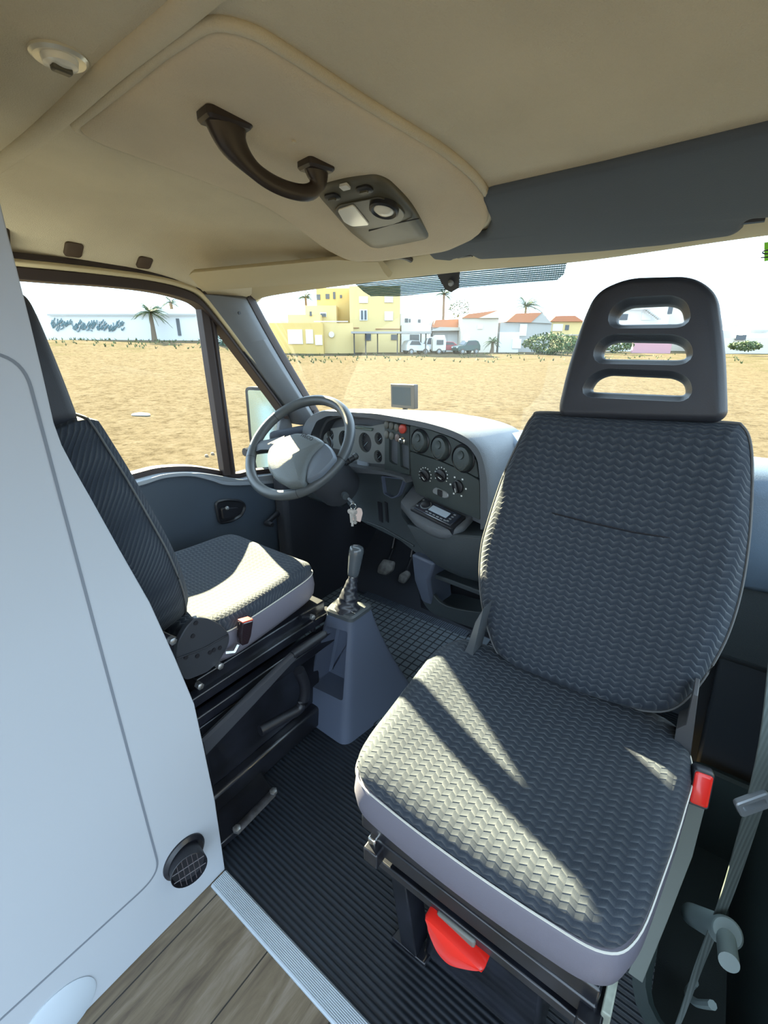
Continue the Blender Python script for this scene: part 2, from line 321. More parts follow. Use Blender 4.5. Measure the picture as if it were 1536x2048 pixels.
# ================================================================== EXTERIOR
def gz(x, y):
    p = V((x, y, 0)); s, d = p.dot(RT), p.dot(FH); R = p.length
    z = -0.80 + 0.55 * min(1, R / 62)
    if d > 2:
        a = s / d; z += sm((-0.20 - a) / 0.17) * 1.55 * min(1, max(0, (R - 12) / 40)) ** 1.3
        z += sm((a - 0.25) / 0.5) * -0.15
    return z + 0.05 * math.sin(x * 0.31 + 1) * math.sin(y * 0.27) * min(1, R / 15)
def row(px, py, D):
    P = hp(px, py, FH * D, FH); return P
def gp(s, D):
    p = RT * s + FH * D; p.z = gz(p.x, p.y); return p
mb = MB(); NR, NA = 60, 120
rings = []
for i in range(NR):
    R = 0.3 * (1.125 ** i) if i < 50 else 0.3 * 1.125 ** 49 * (1.18 ** (i - 49)); rr = []
    for j in range(NA):
        a = 2 * PI * j / NA; x, y = R * math.cos(a), R * math.sin(a); rr.append(V((x, y, gz(x, y))))
    rings.append(rr)
mb.loft(rings, True, True, False)
g = mb.build('ground', M['ground'], sharp=180); tag(g, kind='structure')

def cmat(n, c, r=0.85, **k):
    if n not in M: M[n] = mat(n, c, r, **k)
    return M[n]
yel = cmat('yellow_render', (0.50, 0.36, 0.13)); yel2 = cmat('light_yellow_render', (0.56, 0.43, 0.2)); cream = cmat('cream_render', (0.52, 0.47, 0.40)); whr = cmat('white_render', (0.55, 0.55, 0.54)); gry = cmat('grey_render', (0.34, 0.33, 0.31))
tile = cmat('orange_roof_tiles', (0.40, 0.16, 0.08)); wing = cmat('window_dark', (0.06, 0.07, 0.08), 0.3); winl = cmat('pale_shutter', (0.6, 0.6, 0.58)); roofg = cmat('corrugated_roof', (0.30, 0.29, 0.28)); post = cmat('dark_post', (0.08, 0.07, 0.06))
leaf = cmat('palm_green', (0.055, 0.085, 0.03), noise=0.4, nscale=3); leaf2 = cmat('olive_green', (0.07, 0.095, 0.035), noise=0.5, nscale=2); bark = cmat('palm_bark', (0.12, 0.09, 0.06)); frame_m = cmat('brick_edge', (0.3, 0.16, 0.08))
R3 = Matrix((RT, FH, ZZ)).transposed()
def bld(name, label, blocks, D, wins=(), cat='house', roofs=(), group=None):
    """blocks: (px0, px1, ytop, depth offset, thickness, material); wins: (px0, px1, y0, y1, material, offset)"""
    b0 = blocks[0]; P = row((b0[0] + b0[1]) / 2, 690, D); base = V((P.x, P.y, gz(P.x, P.y)))
    e = empty(name, base, label, cat, group)
    for (x0, x1, yt, off, th, mt) in blocks:
        a, b = row(x0, yt, D + off), row(x1, yt, D + off); zt = (a.z + b.z) / 2; zb = base.z - 0.8
        c = (a + b) / 2 + FH * th / 2; c.z = (zt + zb) / 2
        MB().box(c, ((b - a).length, th, zt - zb), R3).build('wall', mt, e)
    for (x0, x1, y0, y1, mt, off) in wins:
        a, b = row(x0, y0, D + off), row(x1, y1, D + off); c = (a + b) / 2 - FH * 0.03
        nm = 'window' if mt is wing else 'shutter'
        if mt is winl and y1 > 680: nm = 'garage_door'
        f = MB().box(c, (abs((b - a).dot(RT)), 0.12, abs(a.z - b.z)), R3).build(nm, mt, e)
    for (pts, off, th, mt) in roofs:
        pp = [row(x, y, D + off) for x, y in pts]
        MB().prism(pp, FH * th).build('roof', mt, e)
    return e
bld('boundary_wall_house', 'long pale graffitied wall with a grey door beyond the side window', [(70, 430, 618, 0, 0.5, whr)], 50,
    [(352, 363, 637, 671, wing, 0), (95, 395, 628, 631, gry, -0.2)], cat='wall')
# graffiti on that wall
gm = cmat('blue_graffiti', (0.13, 0.2, 0.22))
mb = MB(); random.seed(3)
for x in range(108, 250, 8):
    for k in range(3):
        cx = x + random.uniform(-3, 3); cy = 648 + random.uniform(-9, 9)
        pts = [row(cx + 4.5 * math.cos(t * 0.9 + k) * random.uniform(.5, 1.2), cy + 8 * math.sin(t * 0.9) * random.uniform(.5, 1.1), 49.9) for t in range(5)]
        mb.tube(pts, 0.05, 4)
mb.build('graffiti', gm, bpy.data.objects['boundary_wall_house'])
D = 62
bld('yellow_apartment_house', 'yellow three storey house with flat roof behind the carport', [(698, 801, 572, 0, 10, yel2), (632, 700, 576, 3, 9, yel)], D,
    [(719, 735, 619, 641, winl, 0), (722, 726, 621, 639, wing, -.1), (729, 733, 621, 639, wing, -.1), (718, 736, 593, 606, winl, 0), (769, 786, 623, 641, winl, 0), (769, 786, 593, 605, winl, 0), (751, 800, 657, 659, frame_m, 0),
     (633, 641, 589, 600, wing, 3), (651, 659, 588, 598, wing, 3), (666, 671, 584, 598, wing, 3), (680, 684, 590, 596, wing, 3), (730, 742, 668, 681, wing, 0), (782, 795, 669, 680, wing, 0), (703, 718, 655, 656.5, frame_m, 0)])
bld('yellow_terrace_house', 'pale yellow terraced house stepping down left of the tall yellow one', [(610, 672, 611, 0, 8, yel2), (575, 640, 629, -2, 5, yel2), (510, 560, 640, 8, 6, cream)], D,
    [(619, 624, 623, 632, wing, -2.1), (640, 653, 625, 634, winl, 0), (641, 652, 627, 633, wing, -.1), (628, 696, 642, 644, whr, -3)])
bld('yellow_garage_block', 'low yellow garage block with white garage doors', [(538, 645, 646, -4, 5, yel)], D,
    [(575, 606, 659, 688, winl, -4), (611, 627, 659, 687, winl, -4), (630, 645, 670, 690, winl, -4)], cat='garage')
bld('yellow_yard_wall', 'yellow yard wall with round white sign beside the garages', [(645, 706, 646, -3, .4, yel2)], D, cat='wall')
P = row(663, 669, D - 3.15); e = bpy.data.objects['yellow_yard_wall']; MB().lathe([(0.33, 0), (0.33, 0.05)], P, -FH, 16).build('round_sign', winl, e)
bld('white_flat_house', 'small white flat roofed house just right of the yellow one', [(801, 866, 627, 6, 7, whr), (803, 862, 650, 2, 4, whr)], D,
    [(810, 816, 637, 645, wing, 6), (818, 821, 638, 645, wing, 6), (836, 841, 639, 645, wing, 6), (820, 838, 669, 686, wing, 2)])
bld('orange_roof_cottage', 'low cottage with shallow orange tiled roof behind the parked cars', [(866, 925, 653, 3, 7, whr)], D,
    [(896, 918, 669, 690, winl, 3)], roofs=[([(866, 655), (871, 640), (921, 638), (923, 655)], 2.7, 3, tile), ([(862, 662), (880, 654), (924, 655), (924, 661)], 1.5, 2, gry)])
bld('gabled_house', 'pale gabled house with orange roof behind the dark green car', [(924, 998, 634, 0, 9, cream)], D,
    [(925, 939, 672, 692, winl, 0), (955, 965, 650, 658, winl, 0)], roofs=[([(924, 636), (937, 628), (998, 620), (999, 636)], -.2, 9, tile), ([(958, 636), (998, 620), (1001, 636)], -.35, .1, cream)])
bld('grey_gabled_house', 'grey gabled house with orange roof under the big palm crown', [(1001, 1104, 645, 2, 8, gry), (1000, 1040, 664, 0, 3, whr)], D,
    [(1025, 1041, 678, 697, winl, 0), (1040, 1052, 648, 672, winl, 2)], roofs=[([(1012, 644), (1032, 627), (1084, 625), (1062, 645)], 1.7, 4, tile), ([(1062, 645), (1084, 625), (1104, 647)], 1.8, 8, gry)])
bld('yellow_cottage', 'distant yellow cottage with hipped orange roof beside the headrest', [(1100, 1166, 642, 6, 7, yel2)], D,
    [(1106, 1124, 648, 662, winl, 6), (1131, 1137, 650, 660, wing, 6), (1090, 1170, 669, 671, gry, 5.8)], roofs=[([(1100, 643), (1112, 632), (1150, 631), (1168, 643)], 5.7, 7, tile)])
bld('white_apartment_block', 'white apartment block with outside stairs seen through the headrest slots', [(1222, 1345, 604, 10, 9, whr), (1345, 1400, 598, 12, 7, cream)], D,
    [(1236, 1254, 628, 640, wing, 10), (1240, 1300, 619, 620.5, gry, 9.8), (1258, 1280, 608, 616, winl, 10), (1285, 1300, 624, 640, winl, 10), (1338, 1343, 611, 628, wing, 10)] , cat='apartment block')
st = MB()
for k in range(9): st.box(row(1292 + k * 3.2, 619 + k * 2.4, D + 9.4), (0.35, 0.5, 0.12), R3)
st.build('outside_stairs', gry, bpy.data.objects['white_apartment_block'])
bld('white_terrace_houses', 'white stepped terrace houses at the right edge of the field', [(1440, 1500, 640, 6, 8, cream), (1490, 1600, 652, 1, 6, whr), (1440, 1600, 676, -1, 4, cream)], D,
    [(1462, 1492, 652, 656, wing, 5.8), (1500, 1536, 660, 664, gry, .8), (1472, 1490, 670, 680, wing, -1.1), (1495, 1512, 630, 645, gry, 5)])
bld('pink_wall', 'low pink wall seen through the middle headrest slot', [(1268, 1345, 684, 0, .4, cmat('pink_render', (.45, .25, .27)))], D, cat='wall')
# carport
e = empty('carport', gp(-2, D - 5), 'open carport with flat corrugated roof on thin posts', 'carport')
a, b = row(704, 660, D - 5), row(860, 667, D - 5)
MB().box((a + b) / 2 + V((0, 0, -.1)), ((b - a).length, 3.5, .22), R3).build('roof', roofg, e)
for x, dd in ((708, -6.3), (731, -6.3), (795, -6.3), (852, -6.3), (755, -3.6), (842, -3.6)):
    t = row(x, 664, D + dd); z0 = gz(t.x, t.y); MB().box((t.x, t.y, (t.z + z0) / 2 - .15), (.14, .14, t.z - z0), R3).build('post', post, e)
# vehicles
def car(name, label, px, D_, col, L=4.0, H_=1.5, cat='car', yawd=0, van=False):
    P = row(px, 690, D_); g0 = V((P.x, P.y, gz(P.x, P.y))); e = empty(name, g0, label, cat)
    R = R3 @ Matrix.Rotation(math.radians(yawd), 3, 'Z'); W_ = 1.7
    prof = [(-L / 2, .35), (-L / 2 - .02, .75), (-L / 2 + .15, .92), (-L * .2, 1.0), (-L * .05, H_ * .97), (L * .3, H_), (L * .42, H_ * .93), (L / 2, .95), (L / 2 + .02, .4)] if not van else [(-L / 2, .3), (-L / 2, H_ * .8), (-L / 2 + .3, H_), (L / 2 - .2, H_), (L / 2, H_ * .7), (L / 2, .4)]
    def w3(x, y, z): return g0 + R @ V((x, y, z))
    rings = [[w3(x, s_ * (W_ / 2 - (.12 if z > 1.05 and not van else 0)), z) for x, z in prof] for s_ in (-1, 1)]
    MB().loft(rings).build('car_body', col, e, bevel=0.05)
    for s_ in (-1, 1):
        if not van:
            q = [(-L * .13, 1.0), (-L * .03, H_ * .92), (L * .28, H_ * .94), (L * .38, 1.02)]
        else: q = [(-L * .2, H_ * .5), (-L * .2, H_ * .75), (L * .3, H_ * .75), (L * .3, H_ * .5)]
        MB().prism([w3(x, s_ * (W_ / 2 - .06 if not van else W_ / 2), z) for x, z in q], R @ V((0, s_ * .06 - .0, 0))).build('side_window', wing, e)
        for x in ((-L * .31, L * .31) if not van else (0,)):
            wl = MB().lathe([(.31, 0), (.31, .2)], w3(x, s_ * (W_ / 2 - .1), .31), R @ V((0, s_, 0)), 16).build('wheel', post, e)
            MB().lathe([(.17, 0), (.17, .22)], w3(x, s_ * (W_ / 2 - .1), .31), R @ V((0, s_, 0)), 12).build('hubcap', M['silver'], wl)
    if not van:
        MB().prism([w3(-L * .185, y, 1.03) for y in (-.6, .6)] + [w3(-L * .07, y, H_ * .9) for y in (.55, -.55)], R @ V((-.04, 0, .02))).build('windscreen', wing, e)
        for y in (-.6, .6): MB().box(w3(-L / 2, y, .75), (.1, .25, .15), R).build('headlight', winl, e)
cw = cmat('white_car_paint', (.5, .52, .53), .3); cr_ = cmat('dark_red_car_paint', (.25, .03, .035), .3); cg = cmat('dark_green_car_paint', (.03, .06, .055), .3)
car('white_hatchback', 'small white hatchback parked under the carport end', 831, D - 5, cw, 2.9, 1.55, yawd=200)
car('white_van', 'white van standing behind the white hatchback', 856, D + 0, cw, 2.4, 1.9, 'van', yawd=5)
car('white_caravan', 'white caravan with dark window between the van and red car', 877, D - 3.5, cmat('caravan_white', (.55, .54, .5), .5), 1.6, 2.1, 'caravan', van=True)
car('dark_red_car', 'dark red car parked beside the caravan', 902, D - 1.8, cr_, 3.2, 1.4, yawd=180)
car('dark_green_car', 'dark green estate car parked right of the red one', 932, D - 4, cg, 3.0, 1.55, yawd=20)
# vegetation
def palm(label, px, ytop, D_, hcr, group=None, trunk=True, n=26, name='palm_tree'):
    P = row(px, ytop, D_); b = V((P.x, P.y, gz(P.x, P.y))); e = empty(name, b, label, 'palm tree' if name == 'palm_tree' else 'tree', group)
    if trunk: MB().tube([b, lerp(b, P, .5) + V((.05, 0, 0)), P], [.28, .2, .17], 8).build('trunk', bark, e)
    mb = MB()
    for k in range(n):
        a = 2 * PI * k / n * 2.4; el = random.uniform(-.35, 1.25); L = hcr * random.uniform(.8, 1.1); d = V((math.cos(a), math.sin(a), 0))
        pts = [P + d * L * t * math.cos(el) + V((0, 0, L * (t * math.sin(el) - .55 * t * t))) for t in (0, .25, .5, .75, 1)]
        mb.tube(pts, [.03, .03, .025, .02, .01], 4)
        s_ = d.cross(ZZ)
        for t in range(1, 14):
            u = t / 14; i = min(3, int(u * 4)); q = lerp(pts[i], pts[i + 1], u * 4 - i); l = .28 * L * math.sin(PI * min(.95, u + .12)); 
            for sg in (-1, 1):
                tip = q + s_ * sg * l + d * l * .5 - V((0, 0, l * .45)); mb.add([q - d * .035, q + d * .035, tip], [(0, 1, 2)])
    mb.build('fronds', leaf, e, sharp=10)
palm('big palm crown rising behind the grey gabled house', 1052, 612, D + 15, 3.7, n=40)
palm('tall thin palm standing behind the orange roof cottage', 888, 588, D + 8, 1.8)
palm('feathery palm behind the terraced yellow house roof', 611, 594, D + 12, 1.6)
palm('small low palm in front of the gabled houses', 985, 683, D - 4, 1.3, n=18)
palm('leafy palm in front of the graffitied wall', 300, 625, 48, 1.9, n=34)
palm('faint palm top above the end of the graffitied wall', 341, 604, 56, 1.4, n=16)
def bush(name, label, px, py, D_, rx, rz, cat='bush', mt=None, trunkz=None, n=900):
    P = row(px, py, D_); b = V((P.x, P.y, gz(P.x, P.y))); e = empty(name, b, label, cat); mb = MB(); c = V((P.x, P.y, P.z))
    for k in range(n):
        th = random.uniform(0, 2 * PI); z = random.uniform(-1, 1); r = random.uniform(.55, 1) ** .5; q = math.sqrt(1 - z * z)
        p = c + V((math.cos(th) * q * rx * r, math.sin(th) * q * rx * .6 * r, z * rz * r * (1 + .25 * math.sin(th * 3)))); s_ = random.uniform(.08, .2)
        u = V((random.gauss(0, 1), random.gauss(0, 1), random.gauss(0, 1))).normalized(); v = u.orthogonal().normalized()
        mb.add([p - u * s_, p + v * s_ * .5, p + u * s_, p - v * s_ * .5], [(0, 1, 2, 3)])
    mb.build('foliage', mt or leaf2, e, sharp=10)
    if trunkz: MB().tube([b, c - V((0, 0, rz * .6))], [.12, .07], 6).build('trunk', bark, e)
bush('hedge', 'long olive green hedge left of the passenger headrest', 1103, 687, D - 8, 3.3, 1.0, 'hedge', n=1800)
bush('round_bush', 'rounded bush seen through the middle headrest slot', 1232, 690, D - 6, 1.9, .75)
bush('small_bush', 'small bush at the foot of the white terrace houses', 1490, 692, D - 8, 1.6, .45)
bush('wispy_tree', 'wispy bare tree between the tall palm and gabled house', 918, 618, D + 10, 1.7, 1.2, 'tree', n=260, trunkz=1)
bush('broad_tree', 'broad green tree seen through the quarter window', 445, 680, 46, 2.0, 1.3, 'tree', cmat('blue_green_leaves', (.07, .11, .085)), n=1200)
mb = MB(); random.seed(5)
for k in range(700):
    a = random.uniform(-.72, .75); D_ = random.uniform(38, 56); p = gp(a * D_, D_)
    if a < -.1 or k % 3 == 0:
        for q in range(3):
            an = random.uniform(0, 6.3); mb.add([p + V((.06 * math.cos(an), .06 * math.sin(an), 0)), p - V((.06 * math.cos(an), .06 * math.sin(an), 0)), p + V((random.gauss(0, .1), random.gauss(0, .1), random.uniform(.12, .3)))], [(0, 1, 2)])
tag(mb.build('grass_tufts', leaf2, sharp=10), 'green grass tufts along the far edge of the field', 'grass', kind='stuff')
P = onZ(283, 836, -.72); P.z = gz(P.x, P.y)
tag(slabm(rrect(.5, .16, .07), [(.02, 0), (0, .02), (.02, .05)], Matrix.Translation(P) @ Matrix.Rotation(.6, 4, 'Z'), .03).build('litter', winl), 'white scrap lying on the sand beyond the side window', 'litter')
for k, (x, y) in enumerate(((413, 912), (425, 908))):
    P = onZ(x, y, -.74); P.z = gz(P.x, P.y); mb = MB(); mb.lathe([(.0, -.02), (.035, 0), (.03, .03), (.0, .045)], P, ZZ, 8)
    tag(mb.build('stone', bark), ('small brown stone on the sand near the window divider', 'second smaller stone just right of the first on the sand')[k], 'stone')
# ================================================================== VAN SHELL
XL, XR = -1.55, 0.33
def zc(x, y):
    z = 1.60 - 0.0 * y
    z -= 0.05 * sm((y - .35) / .5) + 0.09 * sm((y - .75) / .45)
    z -= 0.14 * max(0, (-1.30 - x) / .25) ** 2 * (1 - .35 * sm((y - .3) / .9))
    z -= 0.10 * max(0, (x - .12) / .25) ** 2
    return z
def hc(px, py, off=0.0):
    d = ray(px, py); lo, hi = 0.0, 4.0 / d.length
    for k in range(60):
        t = (lo + hi) / 2; p = EYE + d * t
        if p.z > zc(p.x, p.y) + off: hi = t
        else: lo = t
    return EYE + d * lo
# headliner
mb = MB(); nx, ny = 60, 60; ys = [-1.7 + (1.19 + 1.7) * (j / ny) ** .7 for j in range(ny + 1)]; xs = [XL - .02 + (XR + .04 - XL) * i / nx for i in range(nx + 1)]
mb.loft([[V((x, y, zc(x, y))) for x in xs] + [V((x, y, zc(x, y) + .04)) for x in reversed(xs)] for y in ys])
tag(mb.build('ceiling', M['liner']), kind='structure')
# windscreen header trim along the glass
def hdr(t):   # t 0..1 left to right : front lower corner of header
    pts = [V((-1.53, 1.205, 1.375)), V((-1.42, 1.21, 1.405)), V((-.73, 1.21, 1.4245)), V((-.35, 1.21, 1.4235)), V((0, 1.205, 1.438)), V((.36, 1.19, 1.44))]
    return pts
H0 = crv(hdr(0), 60, False)
mb = MB(); mb.loft([[p, p + V((0, .02, -.004)), p + V((0, .06, .02)), p + V((0, .06, .09)), p + V((0, -.05, .09)), p + V((0, -.06, .035))] for p in H0])
tag(mb.build('trim_1', M['beige'], bevel=.004), kind='structure')
# windscreen
def wsb(x): return V((x, 1.50 + .16 * (1 - ((x + .62) / .95) ** 2), .915))
g = MB(); rows_ = []
tp = [p + V((0, .03, .01)) for p in H0]
for k in range(9):
    t = k / 8; rows_.append([lerp(p, wsb(p.x * .99), t) + V((0, .035 * math.sin(PI * t), 0)) for p in tp])
g.loft(rows_, False, False, False)
tag(g.build('window_1', M['glass']), 'curved windscreen glass', kind='structure')
def onws(px, py, off=.0):  # point on the windscreen (planar estimate near its top)
    P = V((-.5, 1.235, 1.43)); Q = V((-.5, 1.45, 1.19)); n = (Q - P).cross(V((1, 0, 0))); p = hp(px, py, P, n); return p
# frit
FM = frame(onws(1027, 545), (1, 0, 0), V((0, -.215, .24)))
def fpoly(pts): return [loc2(FM, hp(x, y, FM.translation, FM.col[2].xyz)) for x, y in pts]
for pts, nm in (([(918, 535), (1150, 500), (1136, 518), (1128, 548), (1114, 560), (925, 575), (905, 577)], 'a'), ([(705, 562), (880, 535), (900, 577), (880, 584), (800, 592), (742, 592), (728, 583)], 'b')):
    q = fpoly(pts); o = MB().prism([FM @ V((p.x, p.y, 0)) for p in q], FM.col[2].xyz * .0015).build('frit_band', M['frit']); 
    tag(o, 'dotted dark sunband on the windscreen ' + ('right of the black mount' if nm == 'a' else 'left of the black mount'), 'sunband', 'dotted sunbands on the windscreen')
q = fpoly([(872, 536), (922, 528), (919, 572), (905, 580), (893, 574)]); e = MB().prism([FM @ V((p.x, p.y, .004)) for p in q], FM.col[2].xyz * .006).build('mirror_mount', M['black']); tag(e, 'black triangular mirror mounting patch on the windscreen top', 'mirror mount')
c = hp(905, 560, FM.translation, FM.col[2].xyz); MB().lathe([(.009, 0), (.009, .012), (.006, .018)], c, -V((0, .7, .7)), 14).build('mounting_button', M['silver'], e)
q = fpoly([(1528, 487), (1560, 482), (1560, 520), (1528, 524)]); st = MB().prism([FM @ V((p.x, p.y, -.003)) for p in q], FM.col[2].xyz * .001).build('inspection_sticker', M['green']); tag(st, 'lime green sticker with a dark number at the windscreen right end', 'sticker')
c = hp(1535, 505, FM.translation, FM.col[2].xyz) - FM.col[2].xyz * .0; TM = Matrix.Translation(c + V((0, -.004, -.004))) @ FM.to_3x3().to_4x4() @ Matrix.Rotation(PI / 2, 4, 'Z'); text('10', .022, TM, M['black'], st, 'number')
# left pillar
def stripx(name, pts, wv, th, mt, bevel=.004, kind='structure', parent=None):
    """ribbon along 3-D points, wv = across vector, th = thickness vector"""
    rings = [[p, p + V(wv), p + V(wv) + V(th), p + V(th)] for p in pts]; o = MB().loft(rings).build(name, mt, parent, bevel=bevel)
    if kind: tag(o, kind=kind)
    return o
# A-pillar inner trim : between door seal line and windscreen edge
Lp = crv([onX(405, 588, -1.53), onX(470, 675, -1.53), onX(530, 757, -1.53), onX(585, 828, -1.53), onX(600, 850, -1.53)], 30, False)
Rp = crv([onX(492, 598, -1.50), onX(530, 668, -1.50), onX(572, 740, -1.50), onX(622, 822, -1.49), onX(640, 850, -1.49)], 30, False)
n_ = min(len(Lp), len(Rp))
mb = MB(); mb.loft([[Lp[i], lerp(Lp[i], Rp[i], .3) + V((.016, 0, 0)), lerp(Lp[i], Rp[i], .75) + V((.016, 0, 0)), Rp[i], Rp[i] + V((-.02, .03, .02)), Lp[i] + V((-.06, .0, 0))] for i in range(n_)])
o = mb.build('trim_2', M['pillar'], bevel=.003); tag(o, 'grey inner trim of the left windscreen pillar', kind='structure')
for (x, y) in ((478, 626), (628, 823)):
    p = onX(x, y, -1.485); h = MB().lathe([(.0055, 0), (.0055, .004)], p, (1, 0, 0), 12).build('screw_hole', M['black'], o)
stripx('trim_3', [p + V((0, .002, .002)) for p in Rp], (-.008, .012, .008), (.0, .02, .02), M['seal']).data
# left door
d1 = empty('door_1', (XL, .5, 0), None, None, None, 'structure')
top = crv([onX(x, y, XL) for x, y in ((200, 1000), (250, 975), (290, 963), (330, 951), (380, 948), (420, 957), (450, 966), (500, 966), (560, 962), (600, 965))], 50, False)
top = [V((XL, -.3, top[0].z + .0))] + top + [V((XL, 1.62, top[-1].z))]
poly = [V((XL, -.3, -.05)), V((XL, 1.62, -.05))] + list(reversed(top))
dp = MB().prism(list(poly), V((-.09, 0, 0))).build('door_panel', M['door'], d1, bevel=.008)
# pale ledge on top
led = [p + V((.004, 0, .002)) for p in top[1:]]
MB().loft([[p + V((-.095, 0, -.030)), p + V((-.0, 0, .004)), p + V((.004, 0, -.010)), p + V((-.02, 0, -.012)), p + V((-.095, 0, -.045))] for p in led]).build('window_ledge', M['doorlite'], d1, bevel=.002)
sill = crv([onX(x, y, -1.60) for x, y in ((235, 960), (275, 948), (320, 938), (380, 936), (430, 943), (470, 950), (500, 944), (560, 938))], 40, False)
MB().loft([[p + V((-.012, 0, .012)), p + V((.012, 0, .008)), p + V((.012, 0, -.02)), p + V((-.012, 0, -.02))] for p in sill]).build('window_seal', M['seal'], d1)
MB().loft([[V((XL - .02, p.y, p.z)) if 0 else p + V((.012, 0, -.012)), p + V((.05, 0, -.012)), p + V((.05, 0, -.04)), p + V((.012, 0, -.04))] for p in sill]).build('inner_ledge', M['doorlite'], d1)
# window frame : top rail, raking front rail
topr = crv([onX(x, y, -1.545) for x, y in ((-60, 535), (20, 544), (120, 553), (210, 560), (300, 571), (360, 585), (398, 603), (440, 650), (490, 716), (545, 790), (575, 832))], 80, False)
MB().loft([[p + V((.008, -.005, .014)), p + V((.008, .004, -.016)), p + V((-.05, .004, -.016)), p + V((-.05, -.005, .02))] for p in topr]).build('window_frame', M['seal'], d1, bevel=.003)
topo = crv([onX(x, y, -1.53) for x, y in ((-60, 510), (20, 523), (120, 533), (210, 543), (300, 555), (365, 570), (405, 590), (450, 645), (500, 712), (555, 785), (590, 830))], 80, False)
o = MB().loft([[p + V((.0, 0, .009)), p + V((.006, 0, 0)), p + V((0, 0, -.008)), p + V((-.05, 0, -.008)), p + V((-.05, 0, .009))] for p in topo]).build('trim_4', M['beige'], bevel=.002); tag(o, 'pale beading along the door opening', kind='structure')
o = MB().loft([[p + V((-.002, 0, .024)), p + V((.002, 0, .009)), p + V((-.05, 0, .009)), p + V((-.05, 0, .024))] for p in topo]).build('trim_5', M['seal'], bevel=.002); tag(o, 'dark seal along the door opening', kind='structure')
a, b = onX(411, 600, -1.57), onX(459, 948, -1.58)
MB().loft([[p + V((dx, dy, 0)) for dx, dy in ((-.025, -.030), (.012, -.030), (.020, -.006), (.012, .0), (.02, .006), (.012, .022), (-.025, .022))] for p in (a, b)]).build('divider_bar', M['seal'], d1, bevel=.002)
tag(MB().add([V((-1.6, -.3, .7)), V((-1.6, 1.6, .7)), V((-1.59, 1.22, 1.22)), V((-1.57, 1.05, 1.43)), V((-1.57, -.3, 1.50))], [(0, 1, 2, 3, 4)]).build('window_2', M['glass']), 'driver side window glass', kind='structure')
# door inner handle recess, handle, crank
hM = frame(onX(460, 1018, XL + .004), (0, 1, 0), (0, 0, 1))
def X2(pts, X=XL, MF=None): return [loc2(MF or hM, onX(x, y, X)) for x, y in pts]
ol = rpoly([(p.x, p.y) for p in X2([(428, 1003), (450, 998), (478, 1000), (490, 1010), (483, 1030), (462, 1042), (436, 1047)])], .02)
hd = slabm(ol, [(0, -.002), (-.004, .004), (.002, .008), (.008, .002)], hM).build('handle_surround', M['black'], d1)
slabm(rpoly([(p.x, p.y) for p in X2([(436, 1014), (472, 1012), (470, 1030), (440, 1038)])], .012), [(0, .006), (0, .014), (.003, .018)], hM).build('door_handle', M['black'], hd)
MB().lathe([(.008, 0), (.008, .006), (.004, .01)], onX(453, 1016, XL + .02), (1, 0, 0), 14).build('lock_knob', M['silver'], hd)
c0, c1 = onX(563, 1020, XL + .03), onX(533, 1046, XL + .05)
wc = MB().tube([c0, lerp(c0, c1, .5), c1], [.014, .012, .010], 10).build('window_crank', M['black'], d1)
MB().lathe([(.019, 0), (.019, .028), (.012, .034)], onX(561, 1021, XL), (1, 0, 0), 18).build('crank_hub', M['black'], wc)
MB().lathe([(.011, 0), (.014, .02), (.010, .045)], c1 - V((.006, 0, 0)), (1, 0, 0), 14).build('crank_knob', M['black'], wc)
# exterior mirror (driver side)
e = empty('door_mirror', (-1.75, 1.2, .95), 'tall exterior door mirror with black housing left of steering wheel', 'mirror')
mp = [onX(x, y, -1.80) for x, y in ((494, 777), (540, 779), (556, 800), (566, 860), (568, 935), (512, 935), (503, 880))]
ctr = sum(mp, V()) / len(mp); MF = frame(hp(530, 850, (-1.80, 1.28, .9), (.45, -.9, 0)), (.9, .45, 0), (0, 0, 1))
ol = [loc2(MF, hp(x, y, MF.translation, MF.col[2].xyz)) for x, y in ((492, 775), (541, 777), (558, 800), (572, 850), (574, 935), (512, 940), (501, 880))]
ol = rpoly([(p.x, p.y) for p in ol], .02)
slabm(ol, [(.03, -.10), (0, -.06), (-.004, -.01), (-.004, .003), (.006, .004)], MF).build('mirror_housing', M['black'], e)
slabm(offs(ol, .010), [(0, .001), (0, .006)], MF).build('mirror_glass', M['mirror'], e)
MB().tube([MF.translation + V((.05, -.02, -.1)), V((-1.62, 1.18, .80))], .018, 8).build('mirror_arm', M['black'], e)
# quarter trim triangle behind mirror
MB().prism([onX(568, 800, -1.57), onX(585, 850, -1.57), onX(590, 940, -1.57), onX(560, 940, -1.57), onX(558, 860, -1.57)], V((-.02, 0, 0))).build('mirror_base_cover', M['pillar'], d1, bevel=.004)
# side footwell panel and firewall
tag(MB().box(((-.55 + .42) / 2, 1.66, .18), (.97, .04, 1.0)).build('wall_firewall', cmat('dark_kick', (.03, .036, .045), .5)), kind='structure')
tag(MB().box((-1.50, 1.62, .40), (.08, .75, .98)).build('wall_left', cmat('dark_footwell_carpet', (.018, .022, .032), .9), bevel=.02), kind='structure')
tag(MB().prism([V((XL, 1.90, -.02)), V((XL, 2.1, -.02)), V((XL, 2.1, .78)), V((XL, 1.95, .78))], V((XR - XL, 0, 0))).build('wall_front', M['dash']), kind='structure')
tag(MB().prism([V((XL, 1.62, .0)), V((XL, 2.05, .36)), V((XL, 2.05, -.02)), V((XL, 1.62, -.03))], V((1.6, 0, 0))).build('footwell_ramp', cmat('dark_footwell_carpet', (.018, .022, .032))), kind='structure')
# cab rubber floor
tag(MB().box(((XL + .13) / 2, 1.14, -.03), (.13 - XL, 1.56, .06)).build('floor', M['rib'], cuts=None), 'ribbed black rubber cab floor', kind='structure')
